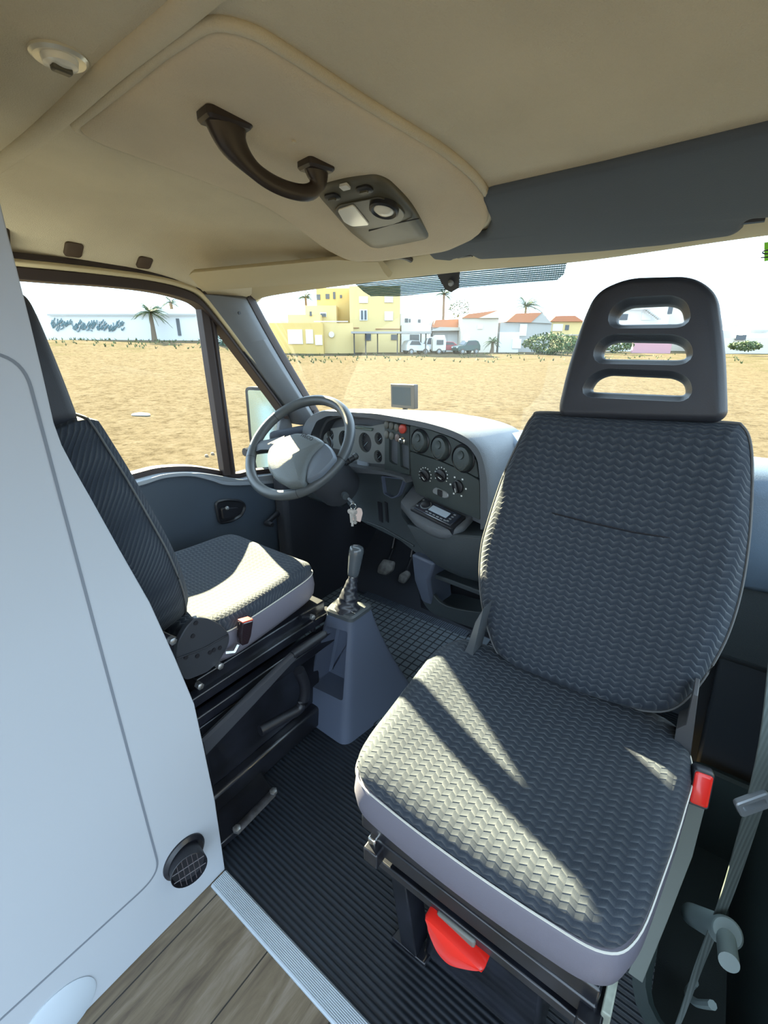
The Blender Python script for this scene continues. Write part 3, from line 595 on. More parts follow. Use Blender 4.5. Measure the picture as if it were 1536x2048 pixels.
# camper floor
tag(MB().box((-.25, -.60, -.028), (1.7, 1.90, .052)).build('camper_floor', M['wood'], bevel=.002), kind='structure')
# body wall on right in front of the sliding door: B pillar + passenger door
tag(MB().box((XR + .06, .30, .75), (.10, .12, 1.6)).build('wall_right', M['pillar'], bevel=.02), kind='structure')
d2 = empty('door_2', (XR, 1, 0), None, None, None, 'structure')
MB().prism([V((XR, .37, -.30)), V((XR, 1.62, -.30)), V((XR, 1.62, .74)), V((XR, .37, .80))], V((.08, 0, 0))).build('door_panel', M['step'], d2, bevel=.01)
mb = MB(); mb.loft([[V((XR + .03, y, z)), V((XR + .07, y, z)), V((XR + .07, y, z + .03)), V((XR + .03, y, z + .03))] for y, z in ((.37, 1.50), (.9, 1.46), (1.15, 1.36), (1.3, 1.2), (1.5, .80))]); mb.build('window_frame', M['seal'], d2)
tag(MB().add([V((XR + .05, .37, .76)), V((XR + .05, 1.5, .74)), V((XR + .05, 1.2, 1.22)), V((XR + .05, 1.0, 1.43)), V((XR + .05, .37, 1.50))], [(0, 1, 2, 3, 4)]).build('window_3', M['glass']), 'passenger side window glass', kind='structure')
tag(MB().loft([[p, p + V((.03, 0, 0)), p + V((.03, .03, .0)), p + V((0, .03, 0))] for p in (V((.32, 1.2, 1.42)), V((.33, 1.5, .93)), V((.33, 1.55, .7)))]).build('trim_6', M['pillar'], bevel=.004), 'right windscreen pillar', kind='structure')
# step well beside the passenger seat
so_ = rpoly([(.125, .70), (.33, .70), (.33, 1.42), (.15, 1.42)], [.07, .02, .02, .05])
SM = Matrix.Translation((0, 0, 0))
mb = MB(); o = [V((p.x, p.y, 0)) for p in so_]
mb.loft([offs(o, -.035), [p + V((0, 0, .008)) for p in offs(o, -.012)], [p + V((0, 0, .002)) for p in o], [p + V((0, 0, -.28)) for p in offs(o, .02)]], True, False, True)
well = mb.build('step_well', M['step']); tag(well, 'dark green grey plastic door step well', kind='structure')
tag(MB().box((.20, .52, -.03), (.26, .36, .05)).build('sill_trim', M['step'], bevel=.01), kind='structure')
# threshold strip
s_ = MB(); s_.loft([[V((x, .321, .001)), V((x, .325, .005)), V((x, .362, .005)), V((x, .366, .001)), V((x, .366, -.01)), V((x, .321, -.01))] for x in (-.765, .34)])
tag(s_.build('threshold_strip', M['alu']), 'ribbed aluminium threshold strip between wood floor and black mat', 'threshold strip')
# white cabinet
cp = [(450, 1737), (430, 1600), (409, 1500), (389, 1408), (350, 1315), (300, 1205), (240, 1100), (186, 1003), (150, 940), (124, 890), (108, 845), (84, 740), (60, 640), (35, 540), (12, 450), (-12, 350)]
pts = [onX(x, y, -.77) for x, y in cp]; pts = [V((-.77, p.y, p.z)) for p in pts]; pts[0].z = 0
poly = pts + [V((-.77, pts[-1].y - .005, 1.55)), V((-.77, -1.2, 1.55)), V((-.77, -1.2, 0))]
cab = MB().prism(poly, V((-.62, 0, 0))).build('white_cabinet', M['white'], bevel=.002, sharp=30); tag(cab, 'tall white laminate cabinet with inset hatch beside the driver seat', 'cabinet')
CM = frame((-.77, 0, 0), (0, 1, 0), (0, 0, 1))
def cl(x, y): p = onX(x, y, -.77); return (p.y, p.z)
def groove(outer, r, w_=.0022, name='hatch_groove', par=cab):
    o = [V((p.x, p.y, 0)) for p in rpoly(outer, r, 10)]; i = offs(o, w_ * 2); mb = MB(); n = len(o); vs = [CM @ (p + V((0, 0, .0008))) for p in o + i]
    mb.add(vs, [(k, (k + 1) % n, n + (k + 1) % n, n + k) for k in range(n)]); return mb.build(name, M['groove'], par)
groove([(-.25, 1.238), (.2295, 1.238), (.2295, .17), (-.25, .17)], .05)
groove([(-.25, 1.52), (.200, 1.52), (.205, 1.268), (-.25, 1.268)], .03)
# round cover low on the cabinet
c = onX(120, 2030, -.77); MB().lathe([(.062, 0), (.062, .002), (.058, .004), (0, .0045)], c, (1, 0, 0), 40).build('round_cover', cmat('pale_blue_cover', (.44, .49, .54), .4), cab)
# air outlet on the cabinet
c = onX(368, 1712, -.77); e = empty('air_outlet', c, 'round black swivelling warm air outlet at the foot of the white cabinet', 'air vent')
MB().lathe([(.049, 0), (.049, .004), (.042, .010), (.036, .006)], c, (1, 0, 0), 36).build('flange', M['black'], e)
ax = V((.85, -.22, .10)).normalized(); b0 = c + V((.0, 0, 0))
mb = MB(); mb.lathe([(.034, -.01), (.037, .02), (.0385, .042), (.0375, .043), (.035, .030), (0, .026)], b0, ax, 32, cap=False); mb.build('nozzle', M['black'], e)
mb = MB(); u = ax.cross(ZZ).normalized(); v = u.cross(ax).normalized(); q = b0 + ax * .040
for k in (-2, -1, 0, 1, 2):
    h = math.sqrt(.0355 ** 2 - (k * .0105) ** 2); mb.tube([q + u * k * .0105 - v * h, q + u * k * .0105 + v * h], .001, 4); 
    if k in (-1, 1): mb.tube([q + v * k * .0105 - u * h, q + v * k * .0105 + u * h], .001, 4)
mb.build('grille', cmat('grille_grey', (.06, .05, .055), .4), e)
# grid rubber mat
gpoly = [onZ(x, y, .004) for x, y in ((600, 1330), (690, 1195), (760, 1135), (845, 1195), (1000, 1262), (960, 1400), (760, 1400))]
mt_ = empty('rubber_mat', (-.7, 1.2, 0), 'dark grey gridded rubber footmat on the cab floor behind gear console', 'mat')
o = MB().box((-.98, 1.27, .004), (.98, .64, .008)).build('grid_field', M['gridr'], mt_, bevel=.004)
MB().box((-1.02, 1.68, .0045), (.60, .20, .009)).build('ribbed_edge', M['ribm'], mt_, bevel=.004)
mb = MB(); MB().box((-.655, 1.28, .006), (.07, .72, .008)).build('raised_band', cmat('mat_band', (.10, .125, .15), .6), mt_, bevel=.003)

# ================================================================== CEILING FITTINGS
# raised centre panel of the headliner
def czp(pts, off=0): return [hc(x, y, off) for x, y in pts]
po = [(158, 250), (250, 178), (340, 105), (432, 46), (500, 62), (600, 125), (700, 190), (800, 250), (880, 300), (940, 350), (975, 400), (965, 440), (900, 468), (868, 474), (760, 492), (700, 494), (640, 470), (570, 425), (520, 395), (400, 345), (300, 308), (200, 272)]
pw = [hc(x, y) for x, y in po]; o2 = rpoly([(p.x, p.y) for p in pw], [.045, .02, .02, .05] + [.03] * 18, 5)
def pd(y): return .016 + .028 * sm((y - .80) / .35)
def pshape(p): return V((p.x, p.y, zc(p.x, p.y) + (.003 if p.z > 0 else -pd(p.y) * (-p.z))))
mb = slabm(o2, [(-.012, .5), (-.010, -.1), (.0, -.72), (.010, -1.0), (.02, -1.02)], Matrix.Identity(4), shape=lambda p: V((p.x, p.y, zc(p.x, p.y) + .004)) if p.z > 0 else V((p.x, p.y, zc(p.x, p.y) + pd(p.y) * p.z)), bulge=-.0001, caps=14)
# rear groove rib of the headliner
cp_ = tag(mb.build('ceiling_panel', M['liner2'], sharp=60), 'raised felt centre panel of the headliner', kind='structure')
MB().tube([V((p.x, p.y, zc(p.x, p.y) - .003)) for p in offs(o2, -.010)], .0085, 8, closed=True).build('added_shade_bead', M['liner'], cp_, sharp=80)  # felt bead added so its shading draws the panel's groove line
rp = crv([hc(x, y, -.0) for x, y in ((-40, 355), (0, 325), (60, 282), (110, 240), (150, 205), (220, 140), (300, 75), (355, 30), (400, -10), (450, -50))], 70, False)
o = MB().tube([p + V((0, 0, .001)) for p in rp], .018, 12, flat=.75).build('trim_7', M['liner'], sharp=80); tag(o, 'raised felt ridge across the headliner', kind='structure')
rp = crv([V((x, -.1 + 0, 0)) for x in (0, 1)], 2, False)
# grab handle
def pz(px, py, off=0): # on the panel's lower face
    d = ray(px, py); lo, hi = 0.0, 4.0 / d.length
    for k in range(50):
        t = (lo + hi) / 2; p = EYE + d * t
        if p.z > zc(p.x, p.y) - pd(p.y) + off: hi = t
        else: lo = t
    return EYE + d * lo
e = empty('grab_handle', pz(530, 270), 'brown black grab handle screwed to the headliner centre panel', 'grab handle')
A, B = pz(450, 238), pz(632, 330)
dr = (B - A).normalized(); sd_ = dr.cross(ZZ).normalized()
pts = crv([A + V((0, 0, .0)), A + dr * .012 - V((0, 0, .03)), lerp(A, B, .28) - V((0, 0, .052)), lerp(A, B, .55) - V((0, 0, .058)), lerp(A, B, .85) - V((0, 0, .050)), B + dr * .0 - V((0, 0, .03)), B + V((0, 0, 0))], 42, False)
rr = [lerp(.034, .0135, sm(i / len(pts) * 3.0)) if i < len(pts) / 2 else lerp(.026, .0135, sm((1 - i / (len(pts) - 1)) * 4.2)) for i in range(len(pts))]
MB().tube(pts, rr, 14, flat=.62, upv=tuple(sd_)).build('grip', M['brown'], e)
for P in (A, B): slabm(rrect(.074 if P is A else .056, .046, .008), [(0, .004), (0, -.006), (.004, -.010)], frame(P, dr, sd_) if 0 else Matrix.Translation(P) @ Matrix.Rotation(math.atan2(dr.y, dr.x), 4, 'Z')).build('foot', M['brown'], e)
p = pz(588, 281); tag(MB().lathe([(.004, 0), (.004, -.003), (0, -.004)], p, ZZ, 8).build('headliner_button', M['liner'], None), 'tiny felt button in the headliner beside the grab handle', 'button')
# overhead console
oc = [(634, 378), (650, 362), (700, 350), (752, 346), (775, 358), (820, 405), (866, 468), (820, 478), (762, 489), (740, 486), (700, 455)]
OP = pz(740, 415); nn = V((0, .30, -1)).normalized(); a_, b_ = pz(700, 380), pz(790, 460); 
OM = frame(OP + V((0, 0, -.002)), (-1, 0, 0), (pz(700, 455) - pz(660, 372)) - V((0, 0, 0)))
OMn = OM.col[2].xyz
if OMn.z > 0: OM = frame(OM.translation, (1, 0, 0), OM.col[1].xyz)
def ol_(pts, off=0): return [loc2(OM, hp(x, y, OM.translation + OM.col[2].xyz * off, OM.col[2].xyz)) for x, y in pts]
e = empty('overhead_console', OM.translation, 'olive grey overhead console with reading lamps and switches', 'overhead console')
o = rpoly([(p.x, p.y) for p in ol_(oc)], .022, 5)
slabm(o, [(-.002, -.03), (-.002, .002), (.001, .009), (.008, .013)], OM, .003).build('console_body', M['ohc'], e)
HH = .0155
def opz(pts, r, name, mt, h0, h1, par=None, ins=.001):
    o = rpoly([(p.x, p.y) for p in ol_(pts, h0)], r, 4); return slabm(o, [(0, h0), (0, h1 - .001), (ins, h1)], OM).build(name, mt, par or e)
opz([(678, 405), (760, 388), (800, 408), (812, 425), (800, 440), (712, 452), (690, 440), (668, 420)], .012, 'lamp_bezel', cmat('bezel', (.05, .047, .035), .35), .012, .018)
opz([(675, 418), (707, 407), (740, 447), (705, 450), (688, 441)], .008, 'map_lamp', M['lens'], .017, .021)
c = hp(768, 418, OM.translation + OM.col[2].xyz * .02, OM.col[2].xyz); ax = OM.col[2].xyz
bz = MB().lathe([(.030, -.01), (.030, .004), (.026, .007), (.022, .003)], c, ax, 28).build('spot_bezel', M['black'], e)
MB().lathe([(.022, -.004), (.020, .004), (.012, .009), (0, .011)], c, ax, 28).build('spot_lens', M['lens'], bz)
for x, y in ((665, 393), (729, 378)):
    c = hp(x, y, OM.translation + ax * .014, ax); sM = OM.copy(); sM.translation = c; b1 = slabm(rrect(.036, .022, .010), [(0, -.004), (0, .003), (.003, .005)], sM).build('rocker_switch', M['black'], e)
    slabm(rrect(.020, .008, .003), [(0, .003), (.001, .008)], sM).build('switch_cap', M['ohc'], b1)
c = hp(690, 373, OM.translation + ax * .014, ax); sM = OM.copy(); sM.translation = c; slabm(rrect(.019, .014, .002), [(0, -.002), (0, .003)], sM).build('blank_tab', winl, e)
mb = MB(); a, b = hp(738, 462, OM.translation + ax * .0165, ax), hp(838, 437, OM.translation + ax * .0165, ax); mb.tube([a, lerp(a, b, .5) - ax * .002, b], .0012, 5); mb.build('seam', M['black'], e)
# round ceiling lamp
c = hc(118, 112, -.001); e = empty('round_ceiling_lamp', c, 'small round chrome ceiling spotlight at upper left', 'ceiling lamp')
MB().lathe([(.034, .002), (.034, -.002), (.030, -.005), (.022, -.003)], c, ZZ, 32).build('rim', cmat('satin_chrome', (.75, .72, .62), .3, metal=.6), e)
MB().lathe([(.022, -.002), (.020, -.010), (.0, -.016)], c, ZZ, 24).build('lens', M['lens'], e)
MB().box(c + V((0, 0, -.012)), (.014, .024, .012)).build('switch', M['ohc'], e, bevel=.003)
# square caps on the left cornice
for k, (x, y, s_) in enumerate(((147, 499, .044), (289, 525, .042))):
    p = hc(x, y, -.002); q1, q2 = hc(x - 14, y, -.002), hc(x, y - 14, -.002); fm = frame(p, (0, 1, 0), (hc(x, y - 12) - hc(x, y + 12)) * 1)
    if (EYE - p).dot(fm.col[2].xyz) < 0: fm = frame(p, (0, -1, 0), fm.col[1].xyz)
    o = slabm(rrect(s_, s_ * 1.02, .009), [(0, -.01), (0, .003), (.003, .005)], fm).build('screw_cap', cmat('brown_cap', (.07, .045, .028), .6)); tag(o, ('rear brown square cap on the left headliner edge', 'front brown square cap on the left headliner edge')[k], 'cap')
# sun visors
VP, VQ = V((0, 1.175, 1.432)), V((0, .98, 1.495)); vn = (VQ - VP).cross(V((1, 0, 0))).normalized()
if vn.z > 0: vn = -vn
VM = frame(VP, (1, 0, 0), VQ - VP)
if VM.col[2].z > 0: VM = frame(VP, (-1, 0, 0), VQ - VP)
vo = [(963, 392), (978, 380), (1200, 331), (1536, 250), (1760, 195), (1790, 380), (1536, 432), (1500, 434), (1488, 446), (1486, 456), (1465, 468), (1330, 487), (1200, 500), (1050, 511), (960, 516), (940, 506), (918, 508), (905, 519), (868, 516), (853, 500), (850, 486), (900, 478), (972, 466), (984, 440), (975, 420)]
o = rpoly([(p.x, p.y) for p in [loc2(VM, hp(x, y, VP, vn)) for x, y in vo]], .010, 4)
e = slabm(o, [(.006, -.012), (0, -.006), (0, 0), (.004, .005), (.010, .007)], VM, .002).build('sun_visor', M['visor']); tag(e, 'long dark slate sun visor folded up above the passenger headrest', 'sun visor')
for x, y in ((930, 510), (1502, 440)):
    p = hp(x, y, VP, vn); MB().tube([p - VM.col[0].xyz * .02, p + VM.col[0].xyz * .02], .006, 8).build('hinge_pin', M['black'], e)
o = MB().prism([onX(x, y, -1.50) for x, y in ((-60, 396), (4, 402), (17, 416), (22, 470), (24, 522), (-60, 515))], V((-.05, 0, 0))).build('trim_8', M['brown'], bevel=.006); tag(o, 'dark brown pillar cap at the left edge above the cabinet', kind='structure')
ve = empty('sun_visor', V((-1.15, 1.1, 1.42)), 'beige driver sun visor folded flat above the windscreen', 'sun visor')
a, b = V((-1.46, .985, 1.404)), V((-.84, 1.165, 1.418))
up_ = V((.02, -.10, .040))
mb = MB(); N = 24; rings = []
for i in range(N + 1):
    t = i / N; p = lerp(a, b, t); k = math.sqrt(max(0.02, 1 - max(0, (.08 - t) / .08) ** 2)) * (1 - .25 * sm((t - .8) / .2)); h = up_ * k
    rings.append([p, p + V((0, -.012, -.004)), p + h * .5 + V((0, -.008, -.008)), p + h + V((0, -.004, -.004)), p + h + V((0, .004, .006)), p + h * .5 + V((0, .006, .010)), p + V((0, .008, .010))])
mb.loft(rings); mb.build('visor_panel', M['beige'], ve, sharp=70)
q = crv([hc(600, 525, -.012), hc(640, 540, -.02), hc(690, 530, -.02), hc(740, 518, -.012), hc(800, 513, -.012), hc(822, 520, -.012)], 24, False)
MB().tube(q, .007, 8).build('visor_arm', M['brown'], ve)
# ================================================================== DASHBOARD
SL, SR = V((-.93, 1.29, 0)), V((-.50, 1.20, 0)); SU = (SR - SL).normalized(); SN = V((SU.y, -SU.x, 0))   # SN points into the cab
if SN.y > 0: SN = -SN
SM_ = frame(SL + V((0, 0, .85)), SU, ZZ)
def S2(pts, off=0): return [loc2(SM_, hp(x, y, SL + SN * off, SN)) for x, y in pts]
def SP(px, py, off=0): return hp(px, py, SL + SN * off, SN)
def srp(pts, r, off=0, n=5): return rpoly([(p.x, p.y) for p in S2(pts, off)], r, n)
dash = empty('dashboard', (-.65, 1.45, .8), 'dark grey moulded dashboard with cluster hood, vents and radio shelf', 'dashboard')
body = [(600, 935), (600, 880), (606, 848), (620, 830), (645, 820), (700, 823), (753, 826), (800, 834), (850, 843), (900, 857), (938, 874), (964, 900), (977, 945), (981, 1000), (977, 1052), (964, 1064), (900, 1034), (828, 1000), (812, 960), (770, 950), (700, 945)]
bo = srp(body, .035, .03)
face = [(620, 905), (622, 868), (634, 842), (655, 832), (705, 832), (755, 838), (812, 848), (862, 859), (905, 874), (938, 892), (956, 918), (961, 965), (962, 1085), (900, 1070), (820, 1030), (811, 956), (770, 944), (722, 936), (660, 925)]
fo = srp(face, .018, .03)
cut_ = slabm(fo, [(0, -.012), (0, .06)], SM_)
deepc = slabm(srp([(622, 900), (624, 868), (636, 844), (656, 836), (705, 836), (758, 841), (766, 846), (768, 936), (722, 932), (660, 921)], .02, .03), [('0.94', -.05), ('1.0', .06)], SM_)
body_o = slabm(bo, [('0.72', -.34), ('0.82', -.30), ('0.93', -.15), ('1', -.02), ('1', .022), ('0.985', .032)], SM_).build('hood_body', M['dashtop'], dash, cuts=[cut_, deepc], sharp=35)
fi = offs(fo, .0015)
# instrument cluster fascia with gauge wells
clp = srp([(640, 900), (642, 872), (655, 858), (700, 850), (735, 853), (767, 846), (768, 940), (722, 934), (660, 922)], .012)
gauges = [((656, 870), .0235, 'small dial'), ((684, 881), .038, ''), ((725, 886), .038, ''), ((752, 878), .0225, ''), ((751, 914), .0235, '')]
wells = []
for (px, py), r, _ in gauges:
    c = SP(px, py, .0); wells.append(MB().lathe([(r, -.03), (r, .05)], c, SN, 36))
clu = slabm(clp, [(0, -.028), (0, -.014), (.002, -.012)], SM_).build('cluster_fascia', M['cluster'], dash, cuts=wells)
for k, ((px, py), r, _) in enumerate(gauges):
    c = SP(px, py, .0) - SN * .027
    gd = MB().lathe([(r - .0005, -.002), (r - .0005, .0)], c, SN, 32).build('gauge', M['dial'], clu)
    mb = MB(); N = 24 if r > .03 else 10
    for q in range(N):
        a = math.radians(-220 + 260 * q / (N - 1)); d = SU * math.cos(-a) + ZZ * math.sin(-a); l = .006 if q % 4 == 0 else .003
        mb.tube([c + SN * .001 + d * (r * .9 - l), c + SN * .001 + d * r * .9], .0005, 4)
    mb.tube([c + SN * .002, c + SN * .002 + (SU * -.6 + ZZ * -.5).normalized() * r * .7], .0008, 4)
    mb.build('dial_marks', M['dialb'], gd)
slabm(srp([(712, 852), (742, 857), (740, 863), (716, 860), (705, 857)], .003), [(0, -.02), (0, -.008), (.002, -.006)], SM_).build('display_strip', cmat('display_green', (.09, .13, .12), .3), clu)
slabm(srp([(712, 920), (732, 926), (734, 933), (712, 930)], .004), [(0, -.014), (0, -.006)], SM_).build('lower_ledge', M['doorlite'], clu)
# switch panel, vent panel, heater panel on the fascia
cp2 = [slabm(srp([(778, 876), (795, 881), (795, 930), (786, 928), (778, 922)], .006), [(0, -.035), (0, .06)], SM_), slabm(srp([(799, 885), (817, 893), (818, 941), (801, 933)], .006), [(0, -.022), (0, .06)], SM_)]
swp = slabm(srp([(769, 842), (818, 852), (819, 950), (769, 940)], .004), [(0, -.05), (0, -.002), (.0015, 0)], SM_).build('switch_panel', M['face'], dash, cuts=cp2)
slabm(srp([(801, 925), (817, 914), (818, 941), (801, 933)], .003), [(0, -.022), (0, -.016)], SM_).build('coin_tray_grille', M['sw'], swp)
def oval(px, py, wpx, hpx, off, h, name, mt, par, dome=.003, r=None):
    pts = [(px + wpx / 2 * math.cos(a), py + hpx / 2 * math.sin(a)) for a in [2 * PI * q / 24 for q in range(24)]]
    o = [V((p.x, p.y, 0)) for p in S2(pts, off)]
    return slabm(o, [(0, off - .004), (0, off + h), (.0015, off + h + .0015)], SM_, dome).build(name, mt, par)
for k, (x, y) in enumerate(((774, 849), (783.5, 851.5), (794, 854.5), (774, 868.5), (784, 871.5), (795.5, 875))):
    s_ = oval(x, y, 8.5, 16, 0, .004, 'rocker_switch', M['sw'] if k != 5 else cmat('brownish_switch', (.20, .15, .14), .45), swp)
oval(806.5, 857.5, 13.5, 19, 0, .006, 'hazard_switch', M['redsw'], swp)
c = SP(807, 885, 0) + V((0, 0, .025)); c = SP(807, 881, 0); lg = MB().lathe([(.012, -.003), (.012, .006), (.008, .009), (.0085, .016), (0, .018)], c, SN, 20).build('cigarette_lighter', M['chrome'], swp)
vp = srp([(820, 850), (862, 860), (903, 875), (934, 893), (952, 920), (958, 957), (930, 942), (880, 920), (820, 901)], .010)
vpan = slabm(vp, [(0, -.03), (0, .0), (.0015, .0015)], SM_).build('vent_panel', M['face'], dash)
for k, (px, py, rx) in enumerate(((841, 882, .037), (882, 896, .038), (927, 917, .040))):
    c = SP(px, py, 0); v_ = MB().lathe([(rx + .004, -.002), (rx + .004, .003), (rx + .001, .006), (rx, .002)], c, SN, 40).build('air_vent', M['black'], dash)
    d_ = (SN + V((-.12, 0, .10))).normalized()
    vd = MB().lathe([(rx - .001, -.004), (rx - .002, .006), (rx - .006, .012), (rx - .012, .0135), (0, .012)], c, d_, 40).build('vent_disc', M['face'], v_)
    mb = MB(); u = d_.cross(ZZ).normalized(); w2 = u.cross(d_)
    for rr_ in (.72, .93):
        mb.tube([c + d_ * .0138 + (u * math.cos(a) * .8 + w2 * (math.sin(a) - (.0 if rr_ > .9 else .28))) * rx * rr_ * (1 if rr_ > .9 else .75) for a in [math.radians(-160 + 140 * q / 14 + (0)) for q in range(15)]], .0007, 4)
    mb.build('vent_ribs', M['sw'], v_)
    cc = c + d_ * .0125 + w2 * rx * .28
    MB().lathe([(.0135, 0), (.012, .004), (.007, .003), (0, .002)], cc, d_, 24).build('vent_grip', M['face'], v_)
hpz = srp([(820, 903), (880, 922), (930, 944), (959, 960), (961, 1040), (900, 1016), (832, 986), (822, 950)], .008)
hpan = slabm(hpz, [(0, -.03), (0, 0), (.0015, .0015)], SM_).build('heater_panel', M['face'], dash)
for k, (px, py) in enumerate(((851, 951), (883, 951), (917, 973))):
    c = SP(px, py, 0); kb = MB().lathe([(.0215, -.002), (.0205, .007), (.018, .009)], c, SN, 28).build('heater_dial', M['black'], hpan)
    a = math.radians((35, 20, 70)[k]); d = SU * math.cos(a) - ZZ * math.sin(a); fm = frame(c, d, SN.cross(d)); 
    if fm.col[2].xyz.dot(SN) < 0: fm = frame(c, d, -SN.cross(d))
    slabm(rrect(.036, .010, .004), [(0, .006), (0, .016), (.003, .019)], fm).build('dial_grip', M['black'], kb)
    slabm(rrect(.014, .0022, .0008, cx=.009), [(0, .018), (0, .0195)], fm).build('pointer', M['mark'], kb)
    mb = MB()
    for q in range(11 if k < 2 else 0):
        b = math.radians(-30 + 240 * q / 10 if k < 2 else 60 * q); dd = SU * math.cos(b) + ZZ * math.sin(b); mb.box(c + dd * (.027 if k < 2 else .031) + SN * .0015, (.0035 + .0002 * q if k < 2 else .005,) * 3 if 0 else ((.0034, .001, .0034) if k < 2 else (.006, .001, .005)))
    if k < 2: mb.build('dial_scale', M['mark'], kb)
    else:
        for q in range(6):
            dd = SU * math.cos(q * PI / 3) + ZZ * math.sin(q * PI / 3); MB().box(c + dd * .031 + SN * .0015, (.006, .001, .005)).build('dial_symbol', M['mark'], kb)
slabm(srp([(868, 978), (874, 974), (898, 985), (900, 994), (892, 996), (868, 985)], .008, 0), [(0, -.002), (0, .006), (.002, .008)], SM_).build('slide_switch', M['silver'], hpan)
slabm(srp([(879, 977), (888, 981), (888, 993), (879, 989)], .003, 0), [(0, .004), (0, .011), (.001, .012)], SM_).build('slide_knob', M['black'], hpan)
# radio shelf
sz = .70
fr_ = [onZ(x, y, sz - .012) for x, y in ((800, 1026), (828, 1048), (862, 1063), (895, 1071), (928, 1068), (962, 1050))]
bk = [hp(x, y, SL + SN * -.03, SN) for x, y in ((828, 985), (962, 1040))]
shp = [V((fr_[0].x - .005, fr_[0].y + .11, 0))] + [V((p.x, p.y, 0)) for p in fr_] + [V((fr_[-1].x + .0, fr_[-1].y + .16, 0))]
so2 = rpoly([(p.x, p.y) for p in shp], [.02, .01, .02, .03, .03, .02, .01, .01])
shM = Matrix.Translation((0, 0, sz))
# shelf slopes: higher at the back
ylo = min(p.y for p in shp)
mb = slabm(so2, [(.03, -.05), (.012, -.04), (.0, -.022), (0, -.004), (.004, 0)], shM, shape=lambda p: V((p.x, p.y, p.z + .42 * (p.y - ylo))))
mb.build('radio_shelf', M['dashtop'], dash, sharp=50)
# radio (a thing of its own)
rc = [hp(x, y, (0, ylo + .05, sz + .024), V((0, -.42, 1))) for x, y in ((819, 1019), (850, 997), (932, 1036), (903, 1061))]
rM = frame(rc[0], rc[3] - rc[0], rc[1] - rc[0])
if rM.col[2].z < 0: rM = frame(rc[0], rc[1] - rc[0], rc[3] - rc[0])
rM.translation = sum(rc, V()) / 4
rw, rh = ((rc[3] - rc[0]).length + (rc[2] - rc[1]).length) / 2, ((rc[1] - rc[0]).length + (rc[2] - rc[3]).length) / 2
rad = empty('car_radio', rM.translation, 'black car radio with round knob and grey display lying in the dash shelf', 'car radio')
slabm(rrect(rw, rh, .004), [(0, -.03), (0, .004), (.003, .006)], rM).build('radio_frame', M['black'], rad)
fc = slabm(rrect(rw * .88, rh * .80, .004), [(0, .004), (0, .009), (.002, .011)], rM).build('faceplate', cmat('radio_face', (.02, .025, .04), .2, coat=.5), rad)
slabm(rrect(rw * .42, rh * .36, .002, cx=rw * .05, cy=rh * .04), [(0, .010), (0, .0118)], rM).build('display', M['lcd'], fc)
kc = rM @ V((-rw * .28, rh * .05, .010)); kn = MB().lathe([(.016, 0), (.0155, .010), (.012, .012), (0, .012)], kc, rM.col[2].xyz, 28).build('volume_knob', M['black'], fc)
MB().lathe([(.019, 0), (.019, .002)], kc, rM.col[2].xyz, 28).build('knob_ring', M['silver'], fc)
for q in range(6): slabm(rrect(rw * .06, rh * .07, .001, cx=rw * (-.14 + .085 * q), cy=-rh * .28), [(0, .010), (.0003, .0122)], rM).build('preset_button', M['silver'], fc)
for q in range(4): slabm(rrect(rw * .05, rh * .08, .001, cx=rw * .34, cy=rh * (.24 - .16 * q)), [(0, .010), (.0003, .0122)], rM).build('menu_button', M['silver'], fc)
for q, cy in ((0, .25), (1, -.2)): slabm(rrect(rw * .05, rh * .07, .001, cx=-rw * .41, cy=rh * cy), [(0, .010), (.0003, .0122)], rM).build('source_button', M['silver'], fc)
# lower centre: drawer front and pod
def lp(px, py, y, x=None): return onY(px, py, y)
mb = MB(); secs = []
for (y, L_, R_) in ((1.17, (812, 1050), (962, 1075)), (1.165, (826, 1075), (960, 1110)), (1.18, (850, 1110), (958, 1150)), (1.21, (872, 1130), (960, 1165))):
    a, b = onY(*L_, y), onY(*R_, y); secs.append([a, lerp(a, b, .33) + V((0, -.012, 0)), lerp(a, b, .66) + V((0, -.014, 0)), b, b + V((.06, .0, 0)), b + V((.06, .35, 0)), a + V((0, .35, 0))])
mb.loft(secs); mb.build('lower_drawer', M['dash'], dash, bevel=.006)
pl = [onY(822, 1108, 1.24), onY(868, 1128, 1.22), onY(858, 1160, 1.24), onY(866, 1222, 1.31), onY(842, 1200, 1.33), onY(828, 1160, 1.30)]
MB().prism(pl, V((.02, .12, 0))).build('pod_cheek', M['console'], dash, bevel=.01)
a1, b1 = onY(858, 1125, 1.27), onY(975, 1170, 1.22)
bin_b = [onY(840, 1195, 1.34), onY(862, 1225, 1.30), onY(905, 1243, 1.27), onY(985, 1268, 1.24)]
tpb = [onY(858, 1178, 1.30), onY(880, 1205, 1.27), onY(915, 1218, 1.25), onY(985, 1228, 1.22)]
MB().loft([[a, b, b + V((.01, .012, 0)), a + V((.01, .012, 0))] for a, b in zip(crv(bin_b, 18, False), crv(tpb, 18, False))]).build('bin_front', M['dash'], dash, bevel=.003)
sh = [onY(868, 1148, 1.27), onY(960, 1182, 1.21), onY(985, 1195, 1.21)]
MB().loft([[p, p + V((0, 0, -.018)), p + V((0, .14, -.018)), p + V((0, .14, 0))] for p in sh]).build('shelf_lip', M['dash'], dash, bevel=.004)
MB().prism([onY(830, 1110, 1.42), onY(1000, 1150, 1.42), onY(1010, 1290, 1.42), onY(842, 1215, 1.42)], V((0, .03, 0))).build('bin_back', M['black'], dash)
MB().prism([p + V((0, .01, .0)) for p in bin_b] + [p + V((0, .14, .02)) for p in reversed(bin_b)], V((0, 0, .012))).build('bin_floor', M['dash'], dash)
